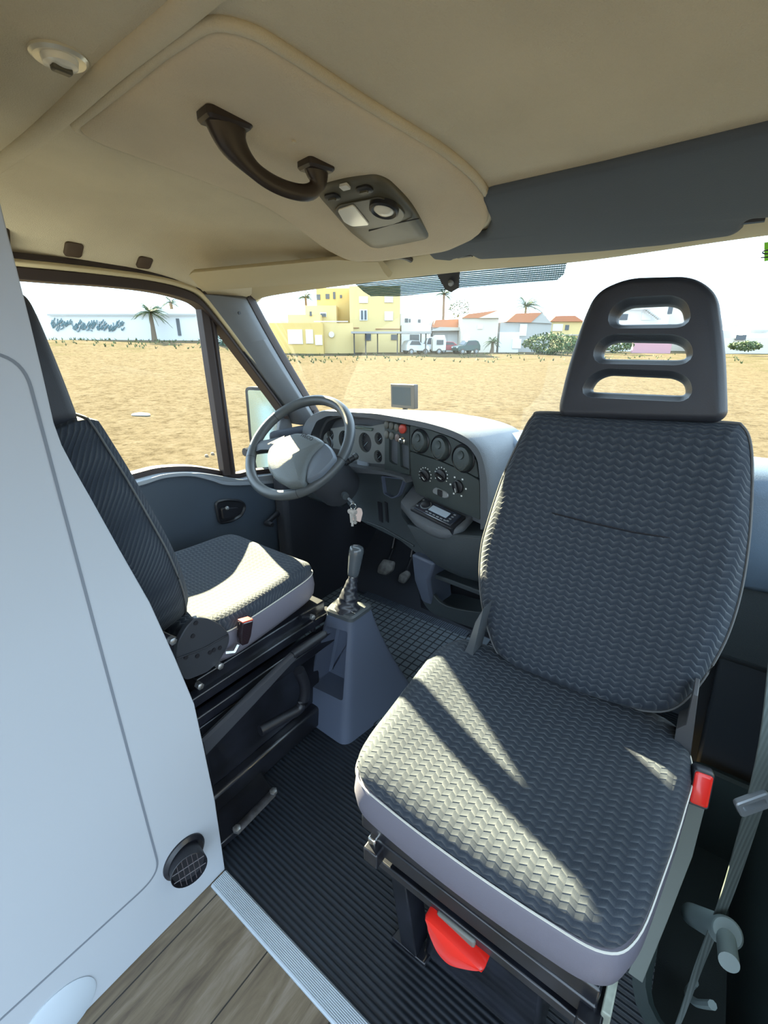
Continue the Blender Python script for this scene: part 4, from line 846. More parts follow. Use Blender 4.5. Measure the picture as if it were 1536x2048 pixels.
# left lower knee panel with open cubby
kp = [(700, 940), (770, 948), (819, 958), (806, 1000), (803, 1030), (828, 1064), (860, 1120), (838, 1112), (800, 1082), (740, 1052), (716, 1040), (690, 1000)]
kc_ = slabm(srp([(771, 953), (811, 958), (801, 986), (790, 991), (776, 983)], .010, -.012), [(0.01, -.05), (0, .05)], SM_)
kp_o = slabm(srp(kp, .012, -.012), [('0.95', -.10), (0, -.06), (0, -.018), (.003, -.012)], SM_).build('knee_panel', M['dash'], dash, cuts=[kc_])
fr2 = srp([(767, 949), (816, 955), (804, 990), (790, 997), (772, 987)], .012, -.012); i2 = offs(fr2, .006)
MB().loft([[SM_ @ (V((p.x, p.y, -.014))) for p in fr2], [SM_ @ V((p.x, p.y, .003)) for p in offs(fr2, .002)], [SM_ @ V((p.x, p.y, .003)) for p in i2], [SM_ @ V((p.x, p.y, -.030)) for p in i2]], True, False, False).build('cubby_frame', M['console'], dash)
a, b, c = SP(712, 1036, -.01), SP(765, 1055, -.01), SP(828, 1092, -.01); MB().tube([a, b, c], .004, 6).build('panel_edge', M['dash'], dash)
for x0, x1 in ((756, 764), (770, 775)): MB().prism([SP(x0, 1003, -.010), SP(x1, 1006, -.010), SP(x1 + 2, 1045, -.010), SP(x0 + 3, 1041, -.010)], SN * .003).build('panel_slot', M['black'], dash)
# passenger side of the dash
pw_ = []
for x in [-.60 + .90 * k / 30 for k in range(31)]:
    e_ = sm((x - .12) / .2) * .03; t = sm((x + .6) / .3)
    ft = 1.36 - .0 * t + e_
    pw_.append([V((x, 1.70, .90)), V((x, 1.56, .955 - e_)), V((x, ft + .08, .965 - e_)), V((x, ft + .02, .945 - e_)), V((x, ft, .90 - e_)), V((x, ft + .01, .80)), V((x, ft + .02, .66)), V((x, ft + .04, .64)), V((x, 1.70, .60))])
MB().loft(pw_).build('passenger_dash', mat('sky_tinted_dash', (.085, .12, .17), .5, bump=.3, bscale=600), dash, sharp=50)  # blue skylight on the shaded dash is put into the plastic's colour
MB().loft([[V((x, 1.42, .66)), V((x, 1.44, .40)), V((x, 1.55, .30)), V((x, 1.75, .30)), V((x, 1.75, .66))] for x in (-.52, -.2, .1, .30)]).build('glove_box', M['dash'], dash, bevel=.01)
c = onY(1537, 1062, 1.36 + .03); v_ = MB().lathe([(.036, -.01), (.036, .006), (.028, .010), (.024, .004), (0, .006)], c, (0, -1, 0), 32).build('side_vent', M['console'], dash)
# left end of the dash with back plane up to the windscreen
MB().loft([[V((x, 1.44, .90)), V((x, 1.66, .90)), V((x, 1.66, .60)), V((x, 1.42, .60))] for x in (-1.52, -1.2, -.6)]).build('dash_rear', M['dashtop'], dash, bevel=.01)
MB().loft([[V((x, 1.34, .80)), V((x, 1.60, .80)), V((x, 1.60, .56)), V((x, 1.38, .56))] for x in (-1.50, -1.25)]).build('dash_end', M['dash'], dash, bevel=.02)
tag(MB().prism([V((.17, 1.50, -.10)), V((.33, 1.50, -.06)), V((.33, 1.46, .66)), V((.12, 1.44, .66))], V((0, .05, 0))).build('kick_panel', cmat('dark_kick', (.03, .036, .045), .5), bevel=.01), 'dark moulded kick panel in the passenger footwell', 'panel')
# small monitor on the dash
mc = [hp(x, y, (0, 1.37, 0), (.25, 1, 0)) for x, y in ((788, 769), (837, 771), (825, 817), (779, 811))]
mM = frame(sum(mc, V()) / 4, (mc[1] - mc[0]), (mc[0] - mc[3]))
mw, mh = ((mc[1] - mc[0]).length + (mc[2] - mc[3]).length) / 2, ((mc[0] - mc[3]).length + (mc[1] - mc[2]).length) / 2
e = empty('dash_monitor', mM.translation, 'small rear view monitor on a stand on top of the dashboard', 'monitor')
hs = slabm(rrect(mw, mh, .004), [(.006, -.02), (0, -.014), (0, .004), (.002, .006)], mM).build('monitor_housing', cmat('brown_grey_case', (.028, .023, .024), .4), e)
slabm(rrect(mw * .78, mh * .76, .002, cx=-mw * .04), [(0, .005), (0, .0068)], mM).build('screen', M['screen'], e)
bt = mM @ V((0, -mh / 2, -.008)); MB().tube([bt + V((0, 0, .006)), bt + V((0, .006, -.02))], [.010, .013], 10).build('stand', M['brown'], e)
MB().lathe([(.024, 0), (.022, .006), (.012, .010)], V((bt.x, bt.y + .006, bt.z - .026)), ZZ, 20).build('stand_foot', M['brown'], e)

# ================================================================== STEERING WHEEL
WC = V((-1.14, 1.05, .915)); wy, wt = .0994, .7856
WU = V((math.cos(wy), math.sin(wy), 0)); WV = V((-math.sin(wy) * math.cos(wt), math.cos(wy) * math.cos(wt), math.sin(wt))); WF = frame(WC, WU, WV); WN = WF.col[2].xyz
sw = empty('steering_wheel', WC, 'grey leather rimmed steering wheel with large padded hub', 'steering wheel')
mb = MB(); mb.tube([WC + (WU * math.cos(a) + WV * math.sin(a)) * .196 for a in [2 * PI * q / 96 for q in range(96)]], .0145, 14, closed=True, upv=None) if 0 else None
rings = []
for q in range(97):
    a = 2 * PI * q / 96; d = WU * math.cos(a) + WV * math.sin(a)
    rings.append([WC + d * (.1925 + .0175 * math.cos(b)) + WN * .0175 * math.sin(b) for b in [2 * PI * k / 16 for k in range(16)]])
mb = MB(); mb.loft(rings, True, False, False); mb.build('rim', M['wheel'], sw, sharp=80)
def wp(px, py, off): return hp(px, py, WC + WN * off, WN)
for px, py in ((548, 829), (497, 918), (597, 986), (684, 920)):
    p = wp(px, py, 0) - WC; a = math.atan2(p.dot(WV), p.dot(WU)); d = WU * math.cos(a) + WV * math.sin(a)
    MB().loft([[WC + (WU * math.cos(a + s_) + WV * math.sin(a + s_)) * (.1925 + .0179 * math.cos(b)) + WN * .0179 * math.sin(b) for b in [2 * PI * k / 16 for k in range(16)]] for s_ in (-.006, .006)], True, False, False).build('rim_seam', M['black'], sw)
hub = [(531, 915), (535, 897), (557, 876), (592, 863), (617, 866), (635, 873), (648, 883), (624, 905), (612, 928), (609, 945), (605, 966), (575, 971), (548, 957), (534, 937)]
ho = rpoly([(q.x, q.y) for q in [loc2(WF, wp(x, y, .045)) for x, y in hub]], .016)
hb = slabm(ho, [(.012, .0), (0, .018), (0, .034), (.006, .044), (.014, .048)], WF, .006).build('hub_pad', M['hub'], sw)
ho2 = rpoly([(q.x, q.y) for q in [loc2(WF, wp(x, y, .03)) for x, y in [(626, 905), (650, 884), (664, 897), (672, 915), (655, 935), (640, 950), (612, 965), (611, 930)]]], .012)
slabm(ho2, [(.01, -.01), (0, .008), (0, .026), (.006, .034)], WF, .003).build('hub_side', M['hub2'], sw)
def spoke(px, py, w0, w1, sx=.06, h0=.03):
    p = loc2(WF, wp(px, py, 0)); d = V((p.x, p.y, 0)).normalized(); s_ = V((-d.y, d.x, 0)); 
    return MB().loft([[WF @ (d * r + s_ * w * k1 + V((0, 0, z + k2 - .006))) for k1, k2 in ((-1, -.006), (-1, .004), (0, .009), (1, .004), (1, -.006))] for r, w, z in ((sx, w0, h0), (.11, w0 * .75, h0 * .8), (.15, w1, .010), (.19, w1 * 1.3, 0.001))]).build('spoke', cmat('dark_spoke', (.028, .032, .04), .5), sw, sharp=60)
spoke(500, 893, .030, .020, h0=.018); spoke(684, 915, .04, .020); spoke(640, 965, .03, .018)
tM = frame(wp(614, 874, .0555), wp(628, 880, .05) - wp(600, 868, .05), WV); 
if tM.col[2].xyz.dot(WN) < 0: tM = frame(tM.translation, -tM.col[0].xyz, WV)
text('IVECO', .019, tM, M['black'], hb)
# column, stalks, ignition
col = empty('steering_column', WC - WN * .05, 'dark steering column shroud with stalks and ignition lock', 'steering column')
ce = V((-1.07, 1.36, .66))
MB().loft([[WC - WN * t + (WU * math.cos(a) * r + WV * math.sin(a) * r * 1.0) + V((o_, 0, 0)) for a in [2 * PI * q / 28 for q in range(28)]] for t, r, o_ in ((.0, .05, 0), (.03, .062, 0), (.07, .075, 0), (.16, .085, .01), (.28, .085, .02))]).build('column_shroud', cmat('shroud', (.035, .04, .05), .6), col, sharp=60)
for pts, nm in (([(636, 928, .1), (665, 937, .14), (690, 926, .17), (707, 915, .18)], 'wiper_stalk'), ([(655, 905, .05), (662, 890, .05), (657, 876, .04)], 'indicator_stalk')):
    q = [wp(x, y, -d) for x, y, d in pts]; rr = [.008, .0105, .013, .012][:len(q)]; st = MB().tube(crv(q, 12, False), .012 if nm[0] == 'w' else .008, 12).build(nm, M['black'], col)
    if nm[0] == 'w':
        for t in (.35, .55, .75):
            p = lerp(q[1], q[3], t); MB().lathe([(.0135, -.002), (.0135, .002)], p, q[3] - q[1], 16).build('stalk_ring', M['dash'], st)
        MB().lathe([(.013, 0), (.014, .012), (.009, .018)], q[3], q[3] - q[2], 16).build('stalk_end', M['wheel'], st)
ip, iq = wp(688, 990, -.19), wp(704, 1003, -.16)
MB().lathe([(.013, 0), (.014, .01), (.012, .02)], ip, iq - ip, 18).build('ignition_lock', M['dash'], col)
# keys
kp0 = wp(706, 1006, -.155); ks = empty('key_bunch', kp0, 'bunch of silver keys with pale tag hanging from the ignition', 'keys')
MB().tube([ip + (iq - ip) * .6, kp0], .005, 8).build('ignition_key', M['steel'], ks)
MB().tube([kp0 + V((0, 0, -.012)) + (RT * math.cos(a) + ZZ * math.sin(a)) * .010 for a in [2 * PI * q / 20 for q in range(20)]], .0012, 6, closed=True, upv=(.1, .9, .1)).build('key_ring', M['chrome'], ks)
for k, (dx, ln, rot) in enumerate(((-.010, .050, .12), (-.003, .062, -.02), (.004, .052, .1))):
    b = kp0 + V((0, 0, -.022)) + RT * dx - FH * .004 * k; d = (V((0, 0, -1)) + RT * rot * .5).normalized(); s_ = d.cross(FH).normalized()
    kM = frame(b, s_, -d); mb = slabm(rrect(.020, .018, .008, cy=-.008), [(0, -.001), (0, .001)], kM); mb.box(kM @ V((0, -.017 - (ln - .017) / 2, 0)), (.008, ln - .017, .0018), kM.to_3x3()); 
    for q in range(4): mb.box(kM @ V((.005, -.026 - q * .007, 0)), (.004, .003, .0018), kM.to_3x3())
    mb.build('key', M['steel'], ks)
b = kp0 + RT * .022 + V((0, 0, -.020)) - FH * .006; tM2 = frame(b, (RT + V((0, 0, -.25))), ZZ)
slabm(rpoly([(-.006, .004), (.006, .004), (.014, -.012), (.014, -.045), (-.014, -.045), (-.014, -.012)], .004), [(0, -.0015), (0, .0015)], tM2).build('key_tag', M['tag'], ks)
# pedals
for k, (q, lab) in enumerate((([(757, 1133), (768, 1118), (789, 1123), (786, 1140), (772, 1151), (755, 1146)], 'clutch pedal with worn grey rubber pad, leftmost and largest'), ([(800, 1148), (816, 1140), (820, 1150), (808, 1168), (796, 1163)], 'narrow pedal with worn grey pad beside the lower dash'))):
    P = onY(*q[0], 1.62); n_ = V((0, -1, .55)).normalized(); pts = [hp(x, y, P, n_) for x, y in q]; fm = frame(sum(pts, V()) / len(pts), (1, 0, 0), V((0, .55, 1)))
    e = empty('pedal', fm.translation, lab, 'pedal'); o = rpoly([(p.x, p.y) for p in [loc2(fm, p) for p in pts]], .012)
    slabm(o, [(0, -.01), (0, .004), (.004, .008)], fm, .003).build('pad', cmat('worn_pad', (.13, .13, .13), .5, noise=.4, nscale=40), e)
    c = fm.translation; MB().tube([c, c + V((-.01, .08, .07)), c + V((-.03, .16, .25)), c + V((-.04, .18, .42))], .009, 8).build('arm', M['metalblk'], e)
tag(MB().box((-1.2, 1.80, .50), (.6, .20, .32)).build('pedal_box', M['metalblk'], bevel=.03), 'dark pedal bracket under the dashboard', 'bracket')

# ================================================================== GEAR CONSOLE
gc = empty('gear_console', (-.87, .95, 0), 'blue grey floor console carrying the gear lever, with open side pocket', 'gear console')
bt_ = [onZ(590, 1425, 0), onZ(690, 1495, 0)]; FL, FR = V((bt_[0].x, bt_[0].y, 0)), V((bt_[1].x, bt_[1].y, 0))
zt = .45; tFL, tFR, tBR, tBL = onZ(652, 1224, zt), onZ(703, 1243, zt), onZ(745, 1213, zt), onZ(672, 1202, zt)
BR, BL = V((FR.x + .055, FR.y + .36, 0)), V((FL.x + .02, FL.y + .36, 0))
rings = []
for k in range(13):
    t = k / 12; b = 1 - (1 - t) ** 1.5; b2 = .55 * t + .45 * b
    rings.append(rpoly([(lerp(A_, B_, w_)).to_2d() for A_, B_, w_ in ((FL, tFL, t), (FR, tFR, t), (BR, tBR, b2), (BL, tBL, b2))], [lerp(.035, .018, t)] * 4, 6)); rings[-1] = [V((p.x, p.y, zt * t)) for p in rings[-1]]
mb = MB(); mb.loft(rings)
pn = (FR - FL).cross(lerp(tFL, tFR, .5) - FL).normalized()
if pn.y > 0: pn = -pn
pk = [hp(x, y, FL, pn) for x, y in ((652, 1250), (694, 1264), (684, 1402), (621, 1370))]
pf = frame(sum(pk, V()) / 4, FR - FL, ZZ); po_ = rpoly([(p.x, p.y) for p in [loc2(pf, p) for p in pk]], .010)
if pf.col[2].xyz.dot(pn) < 0: pf = frame(pf.translation, -(FR - FL), ZZ); po_ = rpoly([(p.x, p.y) for p in [loc2(pf, p) for p in pk]], .010)
ck = slabm(po_, [(.012, -.075), (.004, -.068), (0, .0), (-.004, .05)], pf)
cb = mb.build('console_body', M['console'], gc, cuts=[ck], sharp=30)
tc_ = (tFL + tFR + tBR + tBL) / 4; tp_ = rpoly([(lerp(tc_, p, 1.04)).to_2d() for p in (tFL, tFR, tBR, tBL)], .018)
slabm(tp_, [(0, zt - .006), (0, zt + .006), (.006, zt + .012)], Matrix.Identity(4)).build('top_plate', M['wheel'], gc)
kb_, kt_ = onY(706, 1152, tc_.y + .03), onY(714, 1092, tc_.y + .045)
mb = MB(); rings = []
for i in range(22):
    t = i / 21; c = lerp(V((tc_.x, tc_.y, zt + .010)), kb_, t); r = lerp(.042, .013, t ** .7) * (1 + .05 * math.sin(i * 1.9))
    rings.append([c + V((math.cos(a) * r * (1 + .12 * math.sin(3 * a + i)), math.sin(a) * r * (1 + .1 * math.sin(4 * a + i * .7)), 0)) for a in [2 * PI * q / 24 for q in range(24)]])
mb.loft(rings); mb.build('gear_boot', M['boot'], gc, sharp=60)
mb = MB(); ax = (kt_ - kb_).normalized(); L = (kt_ - kb_).length; mb.lathe([(.013, 0), (.017, .002), (.0185, L * .15), (.0205, L * .45), (.0225, L * .72), (.0230, L * .88), (.020, L * .97), (.012, L), (0, L)], kb_, ax, 28); kn = mb.build('gear_knob', M['knob'], gc, sharp=60)
MB().lathe([(.0135, -.001), (.0135, .003)], kb_, ax, 20).build('collar', M['chrome'], kn)
MB().box(tFR + V((-.012, .022, .016)), (.018, .004, .003)).build('chrome_clip', M['chrome'], gc, bevel=.001)
# ================================================================== SEATS
PO = V((-.17, .62, 0)); PB = V((-.165, .840, .60)); PLN = math.radians(13.5)
PBM = frame(PB, (1, 0, 0), (0, math.sin(PLN), math.cos(PLN)))
bpx = [(1090, 821), (1058, 832), (1032, 880), (1000, 950), (970, 1040), (955, 1100), (953, 1180), (968, 1260), (1000, 1325), (1080, 1365), (1200, 1410), (1320, 1432), (1385, 1395), (1445, 1305), (1480, 1210), (1500, 1100), (1508, 980), (1505, 890), (1488, 850), (1455, 841), (1300, 834)]
BO = crv([loc2(PBM, hp(x, y, PBM.translation + PBM.col[2].xyz * .02, PBM.col[2].xyz)) for x, y in bpx], 126)
BO = [V((p.x, p.y, 0)) for p in BO]
PHM = frame(V((-.14, .95, 1.11)), (1, 0, 0), (0, math.sin(.12), math.cos(.12)))
hpx = [(1116, 826), (1112, 800), (1128, 735), (1158, 645), (1184, 597), (1228, 562), (1300, 549), (1375, 548), (1418, 570), (1440, 615), (1450, 700), (1452, 790), (1436, 836), (1400, 842), (1250, 834)]
def hl(pts, off): return [V((p.x, p.y, 0)) for p in [loc2(PHM, hp(x, y, PHM.translation + PHM.col[2].xyz * off, PHM.col[2].xyz)) for x, y in pts]]
HO = rpoly([(p.x, p.y) for p in hl([(1116, 836), (1110, 815), (1128, 735), (1160, 635), (1186, 578), (1250, 549), (1385, 545), (1436, 580), (1452, 700), (1456, 830), (1436, 846)], .02)], [.012, .012, .05, .05, .04, .04, .04, .05, .05, .03, .02], 8)
slots = [[(1230, 646), (1236, 622), (1258, 611), (1340, 607), (1362, 616), (1367, 641), (1355, 644)], [(1200, 716), (1206, 692), (1228, 682), (1345, 684), (1368, 694), (1372, 715), (1355, 718)], [(1176, 783), (1190, 760), (1214, 750), (1345, 756), (1368, 768), (1370, 790), (1350, 790)]]
SLO = [rpoly([(p.x, p.y) for p in hl(s_, .0)], .010, 4) for s_ in slots]
def seat(name, label, SMx, BMx, HMx, driver):
    e = empty(name, SMx.translation, label, 'seat')
    co = crv([V(p + (0,)) for p in ((0, .218), (.12, .214), (.190, .204), (.220, .165), (.236, .07), (.250, -.05), (.255, -.15), (.225, -.225), (.15, -.25), (0, -.255), (-.15, -.25), (-.225, -.225), (-.255, -.15), (-.250, -.05), (-.236, .07), (-.220, .165), (-.190, .204), (-.12, .214))], 108)
    def shp_(p):   # dish the cushion top slightly, raise front
        z = p.z
        if z > .55: z += .012 * min(1, abs(p.x) / .22) ** 2 + .010 * sm((p.y) / .2) - .006
        return V((p.x, p.y, z))
    sk = slabm(co, [(.03, .474), (.008, .479), (0, .494), (-.004, .520), (0, .552), (.006, .562)], SMx, shape=None).build('cushion_skirt', M['vinyl'], e, sharp=60)
    mb = slabm(co, [(.004, .552), (.002, .562), (.008, .576), (.022, .586), (.04, .590)], SMx, -.006, shape=shp_, caps=8)
    cf = mb.build('seat_cushion', M['fab'], e, sharp=60, MW=SMx)
    st = [SMx @ V((p.x, p.y, .563)) for p in offs(co, .0)]; MB().tube(st, .0016, 5, closed=True).build('stitching', M['welt'], cf)
    bk_ = slabm(BO, [(.05, -.105), (.02, -.10), (0, -.075), (-.002, -.02), (.004, .006), (.016, .022), (.034, .028)], BMx, -.008, caps=8).build('backrest', M['fab'], e, sharp=60, MW=BMx)
    MB().tube([BMx @ V((p.x, p.y, .003)) for p in offs(BO, .001)], .0022, 6, closed=True).build('piping', M['fabw'], bk_)
    cr = [loc2(PBM, hp(x, y, PBM.translation + PBM.col[2].xyz * .021, PBM.col[2].xyz)) for x, y in ((1105, 1026), (1180, 1045), (1265, 1064), (1342, 1076))]
    MB().tube([BMx @ V((p.x, p.y, .0215)) for p in cr], .0018, 5).build('crease', M['black'], bk_)
    cuts = []
    for s_ in SLO: cuts.append(slabm(s_, [(-.014, -.09), (-.010, -.06), (-.001, -.034), (0, -.022), (-.003, -.012), (-.010, .004), (-.014, .03)], HMx))
    slabm(HO, [(.008, -.075), (.003, -.07), (0, -.06), (0, -.006), (.004, .005), (.010, .011), (.013, .012)], HMx).build('headrest', M['foam'], e, cuts=cuts, sharp=50)
    for sx in (-.06, .06):
        MB().tube([BMx @ V((sx, .44, -.035)), HMx @ V((sx, .02, -.03))], .006, 8).build('headrest_post', M['steel'], e)
    return e, SMx
M['fabw'] = cmat('pale_piping', (.11, .11, .11), .8)
PS = Matrix.Translation(PO) @ Matrix.Rotation(PI, 4, 'Z')
ps, _ = seat('passenger_seat', 'zigzag fabric passenger seat swivelled to face backwards, slotted headrest', PS, PBM, PHM, False)
DO = V((-1.145, .695, 0)); DS = Matrix.Translation(DO); DLN = math.radians(14)
DBM = frame(V((-1.145, .495, .60)), (-1, 0, 0), (0, -math.sin(DLN), math.cos(DLN)))
DHM = frame(V((-1.135, .352, 1.10)), (-1, 0, 0), (0, -math.sin(.10), math.cos(.10)))
ds, _ = seat('driver_seat', 'zigzag fabric driver seat facing forward beside the white cabinet', DS, DBM, DHM, True)
# passenger seat mechanics
P_ = ps
MB().box((-.17, .62, .445), (.40, .38, .035)).build('seat_pan', M['metalblk'], P_, bevel=.004)
fr1 = MB(); a, b = onY(786, 1722, .43), onY(1108, 1975, .43)
MB().loft([[p, p + V((0, 0, -.034)), p + V((0, .03, -.034)), p + V((0, .03, 0))] for p in (V((-.335, .43, .425)), V((.03, .43, .425)))]).build('front_rail', M['metalblk'], P_, bevel=.003)
MB().loft([[p, p + V((0, 0, -.02)), p + V((0, .04, -.02)), p + V((0, .04, 0))] for p in (V((-.335, .435, .365)), V((.03, .435, .365)))]).build('lower_rail', M['metalblk'], P_, bevel=.003)
for x in (-.335, .025):
    MB().box((x, .62, .40), (.03, .42, .035)).build('side_rail', M['metalblk'], P_, bevel=.003)
MB().box((-.340, .428, .418), (.016, .016, .030)).build('rail_end', M['chrome'], P_, bevel=.003)
MB().box((-.345, .435, .365), (.012, .020, .014)).build('rail_end', M['chrome'], P_, bevel=.003)
MB().lathe([(.17, .30), (.17, .345), (.10, .35)], (-.15, .65, 0), ZZ, 40).build('swivel_plate', M['metalblk'], P_)
MB().prism([V((-.28, .52, 0)), V((-.03, .52, 0)), V((-.05, .54, .30)), V((-.26, .54, .30))], V((0, .26, 0))).build('pedestal', M['metalblk'], P_, bevel=.01)
lv = [onY(x, y, .425) for x, y in ((862, 1828), (960, 1920), (966, 1932), (940, 1930), (905, 1920), (880, 1895), (864, 1862), (858, 1840))]
lo_ = [V((p.x, p.y, 0)) for p in crv([V((p.x, p.z, 0)) for p in lv], 64)]
LM = frame((0, .425, 0), (1, 0, 0), (0, 0, 1))
rl = slabm(lo_, [(.004, -.035), (0, -.02), (0, .004), (.003, .010)], LM, .003).build('swivel_lever', M['red'], P_); rl['label'] = 'glossy red half round release lever'
MB().box(onY(915, 1850, .44) + V((0, .0, .0)), (.07, .02, .018), Matrix.Rotation(-.0, 3, 'Y')).build('lever_mount', M['sw'], P_, bevel=.004)
MB().prism([onZ(783, 1880, .002), onZ(849, 1936, .002), onZ(872, 1905, .002), onZ(805, 1850, .002)], V((0, 0, .012))).build('floor_plate', M['metalblk'], P_, bevel=.002)
MB().prism([V((-.335, .46, .36)), V((-.30, .46, .36)), V((-.285, .50, .01)), V((-.325, .50, .01))], V((0, .05, 0))).build('support_leg', M['metalblk'], P_, bevel=.003)
MB().loft([[V((x0, y, z)), V((x0 + .012, y, z)), V((x0 + .012, y + .05, z)), V((x0, y + .05, z))] for x0, y, z in ((.035, .43, .43), (.045, .45, .20), (.05, .48, .01))]).build('support_leg', cmat('worn_pale_steel', (.35, .38, .32), .4, noise=.4, nscale=30), P_, bevel=.002)
# hinge plates of the passenger backrest
for pts, x_ in (([(925, 1312), (935, 1290), (950, 1245), (966, 1218), (962, 1240), (945, 1312)], None), ([(1342, 1520), (1352, 1458), (1372, 1450), (1386, 1388), (1396, 1392), (1380, 1520)], None)):
    pp = [onY(x, y, .79) for x, y in pts]; MB().prism(pp, V((0, .05, 0))).build('hinge_plate', cmat('hinge_steel', (.16, .17, .18), .35, metal=.6) if pts[0][0] < 1000 else cmat('dark_hinge', (.07, .07, .075), .4), P_, bevel=.001)
# buckle of passenger seat
bp_ = onY(1402, 1577, .74); e = empty('seat_belt_buckle', bp_, 'red faced seat belt buckle on a strap right of the passenger cushion', 'seat belt buckle')
bM = frame(bp_, (1, .15, 0), V((.05, .35, .9)))
slabm(rrect(.030, .062, .006), [(.003, -.024), (0, -.018), (0, .000), (.002, .003)], bM).build('buckle_body', M['black'], e)
slabm(rrect(.026, .054, .005), [(0, .002), (.001, .005), (.005, .007)], bM).build('release_button', M['red'], e)
MB().loft([[p, p + V((.024, 0, 0)), p + V((.024, .006, 0)), p + V((0, .006, 0))] for p in (bp_ + V((-.012, .0, -.025)), V((.095, .75, .40)), V((.085, .70, .28)), V((.075, .66, .15)))]).build('buckle_strap', cmat('strap_grey', (.16, .18, .165), .6), e, bevel=.001)
# driver seat mechanics
Dx = -.895
pl_ = [(352, 1310), (356, 1285), (372, 1255), (393, 1234), (420, 1238), (445, 1252), (460, 1270), (458, 1290), (438, 1325), (415, 1345), (372, 1362), (358, 1340)]
KM = frame((Dx + .012, .5, .5), (0, 1, 0), (0, 0, 1)); ko = rpoly([(p.x, p.y) for p in [loc2(KM, onX(x, y, Dx + .012)) for x, y in pl_]], .012)
rp_ = slabm(ko, [(0, -.014), (0, -.002), (.002, 0)], KM).build('recliner_plate', cmat('grey_black_steel', (.035, .038, .045), .4), ds)
for x, y in ((392, 1246), (386, 1272), (372, 1315), (395, 1312), (420, 1305), (428, 1300), (440, 1296)):
    MB().lathe([(.0055, -.001), (.0055, .001)], onX(x, y, Dx + .013), (1, 0, 0), 10).build('rivet_hole', M['dial'], rp_)
a, b = onX(353, 1318, Dx + .014), onX(455, 1270, Dx + .014); MB().tube([a, lerp(a, b, .5) + V((0, .0, -.006)), b], .002, 5).build('pressed_line', M['dial'], rp_)
# side frame, rails
def sidepoly(pts, x, th, name, mt, par, bevel=.003): return MB().prism([onX(px, py, x) for px, py in pts], V((-th, 0, 0))).build(name, mt, par, bevel=bevel)
MB().box((-1.145, .68, .435), (.46, .46, .05)).build('seat_pan', M['metalblk'], ds, bevel=.004)
for (z0, z1, x) in ((.395, .425, Dx - .005), (.345, .375, Dx + .008), (.300, .335, Dx)):
    MB().box((x - .015, .66, (z0 + z1) / 2), (.03, .54, z1 - z0)).build('side_rail', M['metalblk'], ds, bevel=.004)
MB().box((-1.145, .66, .20), (.44, .44, .24)).build('seat_box', M['metalblk'], ds, bevel=.01)
MB().box((-1.145, .66, .045), (.50, .52, .08)).build('box_base', M['metalblk'], ds, bevel=.01)
for x, y, xx in ((440, 1332, Dx + .02), (345, 1282, Dx + .02), (400, 1372, Dx + .02), (625, 1235, Dx + .0)):
    MB().lathe([(.009, -.01), (.009, .004), (.006, .006)], onX(x, y, xx), (1, 0, 0), 6).build('bolt', M['steel'], ds)
MB().tube([onX(600, 1235, Dx - .01), onX(628, 1232, Dx - .01), onX(626, 1262, Dx - .01)], .008, 8).build('rail_latch', M['metalblk'], ds)
# brown boot hose beside the driver seat box
hs_ = crv([onX(598, 1340, -.84), onX(610, 1375, -.84), onX(600, 1415, -.85), onX(560, 1440, -.86), onX(520, 1462, -.87)], 30, False)
tag(MB().tube(hs_, .016, 12).build('cable_hose', M['black']), 'black curved cable hose between driver seat box and gear console', 'hose')
# driver buckle
bp2 = onX(487, 1262, -.862); e = empty('seat_belt_buckle', bp2, 'black seat belt buckle with red top beside the driver cushion', 'seat belt buckle')
t0_, t1_ = onX(478, 1284, -.862), onX(497, 1242, -.862); dd = (t1_ - t0_); bM2 = frame(lerp(t0_, t1_, .5), (0, 1, -.25), dd)
L = dd.length; fn = bM2.col[2].xyz
slabm(rpoly([(-.016, L * .55), (.019, L * .55), (.017, -L * .2), (.010, -L * .6), (-.008, -L * .6), (-.016, -L * .2)], .005), [(.003, -.012), (0, -.008), (0, .008), (.003, .012)], bM2).build('buckle_body', cmat('glossy_black', (.02, .012, .015), .15, coat=.5), e)
slabm(rrect(.032, .004, .0015, cy=L * .56, cx=.0015), [(0, -.010), (0, .010)], bM2).build('release_button', M['redsw'], e)
MB().tube([t0_ - dd * .1, t0_ - dd * .45, onX(452, 1305, -.875)], .006, 6).build('buckle_stalk', M['steel'], e)
# handbrake
e = empty('handbrake', onX(420, 1480, -.845), 'long black handbrake lever running beside the driver seat', 'handbrake')
ha, hb_, hc_ = onX(405, 1490, -.86), onX(588, 1308, -.835), onX(648, 1268, -.825)
MB().loft([[p + V((0, 0, .014 * k)), p + V((.008, 0, .010 * k)), p + V((.008, 0, -.022 * k)), p + V((0, 0, -.026 * k)), p + V((-.010, 0, -.020 * k)), p + V((-.010, 0, .010 * k))] for p, k in ((ha, 1.3), (lerp(ha, hb_, .5), 1.0), (hb_, .55))]).build('lever_arm', cmat('grey_steel_lever', (.05, .052, .06), .35), e)
MB().tube([lerp(hb_, hc_, -.05), lerp(hb_, hc_, .1), lerp(hb_, hc_, .6), hc_], [.011, .0135, .0135, .0125], 14).build('grip', M['black'], e)
MB().lathe([(.007, 0), (.006, .008)], hc_, hc_ - hb_, 12).build('release_button', M['dial'], e)
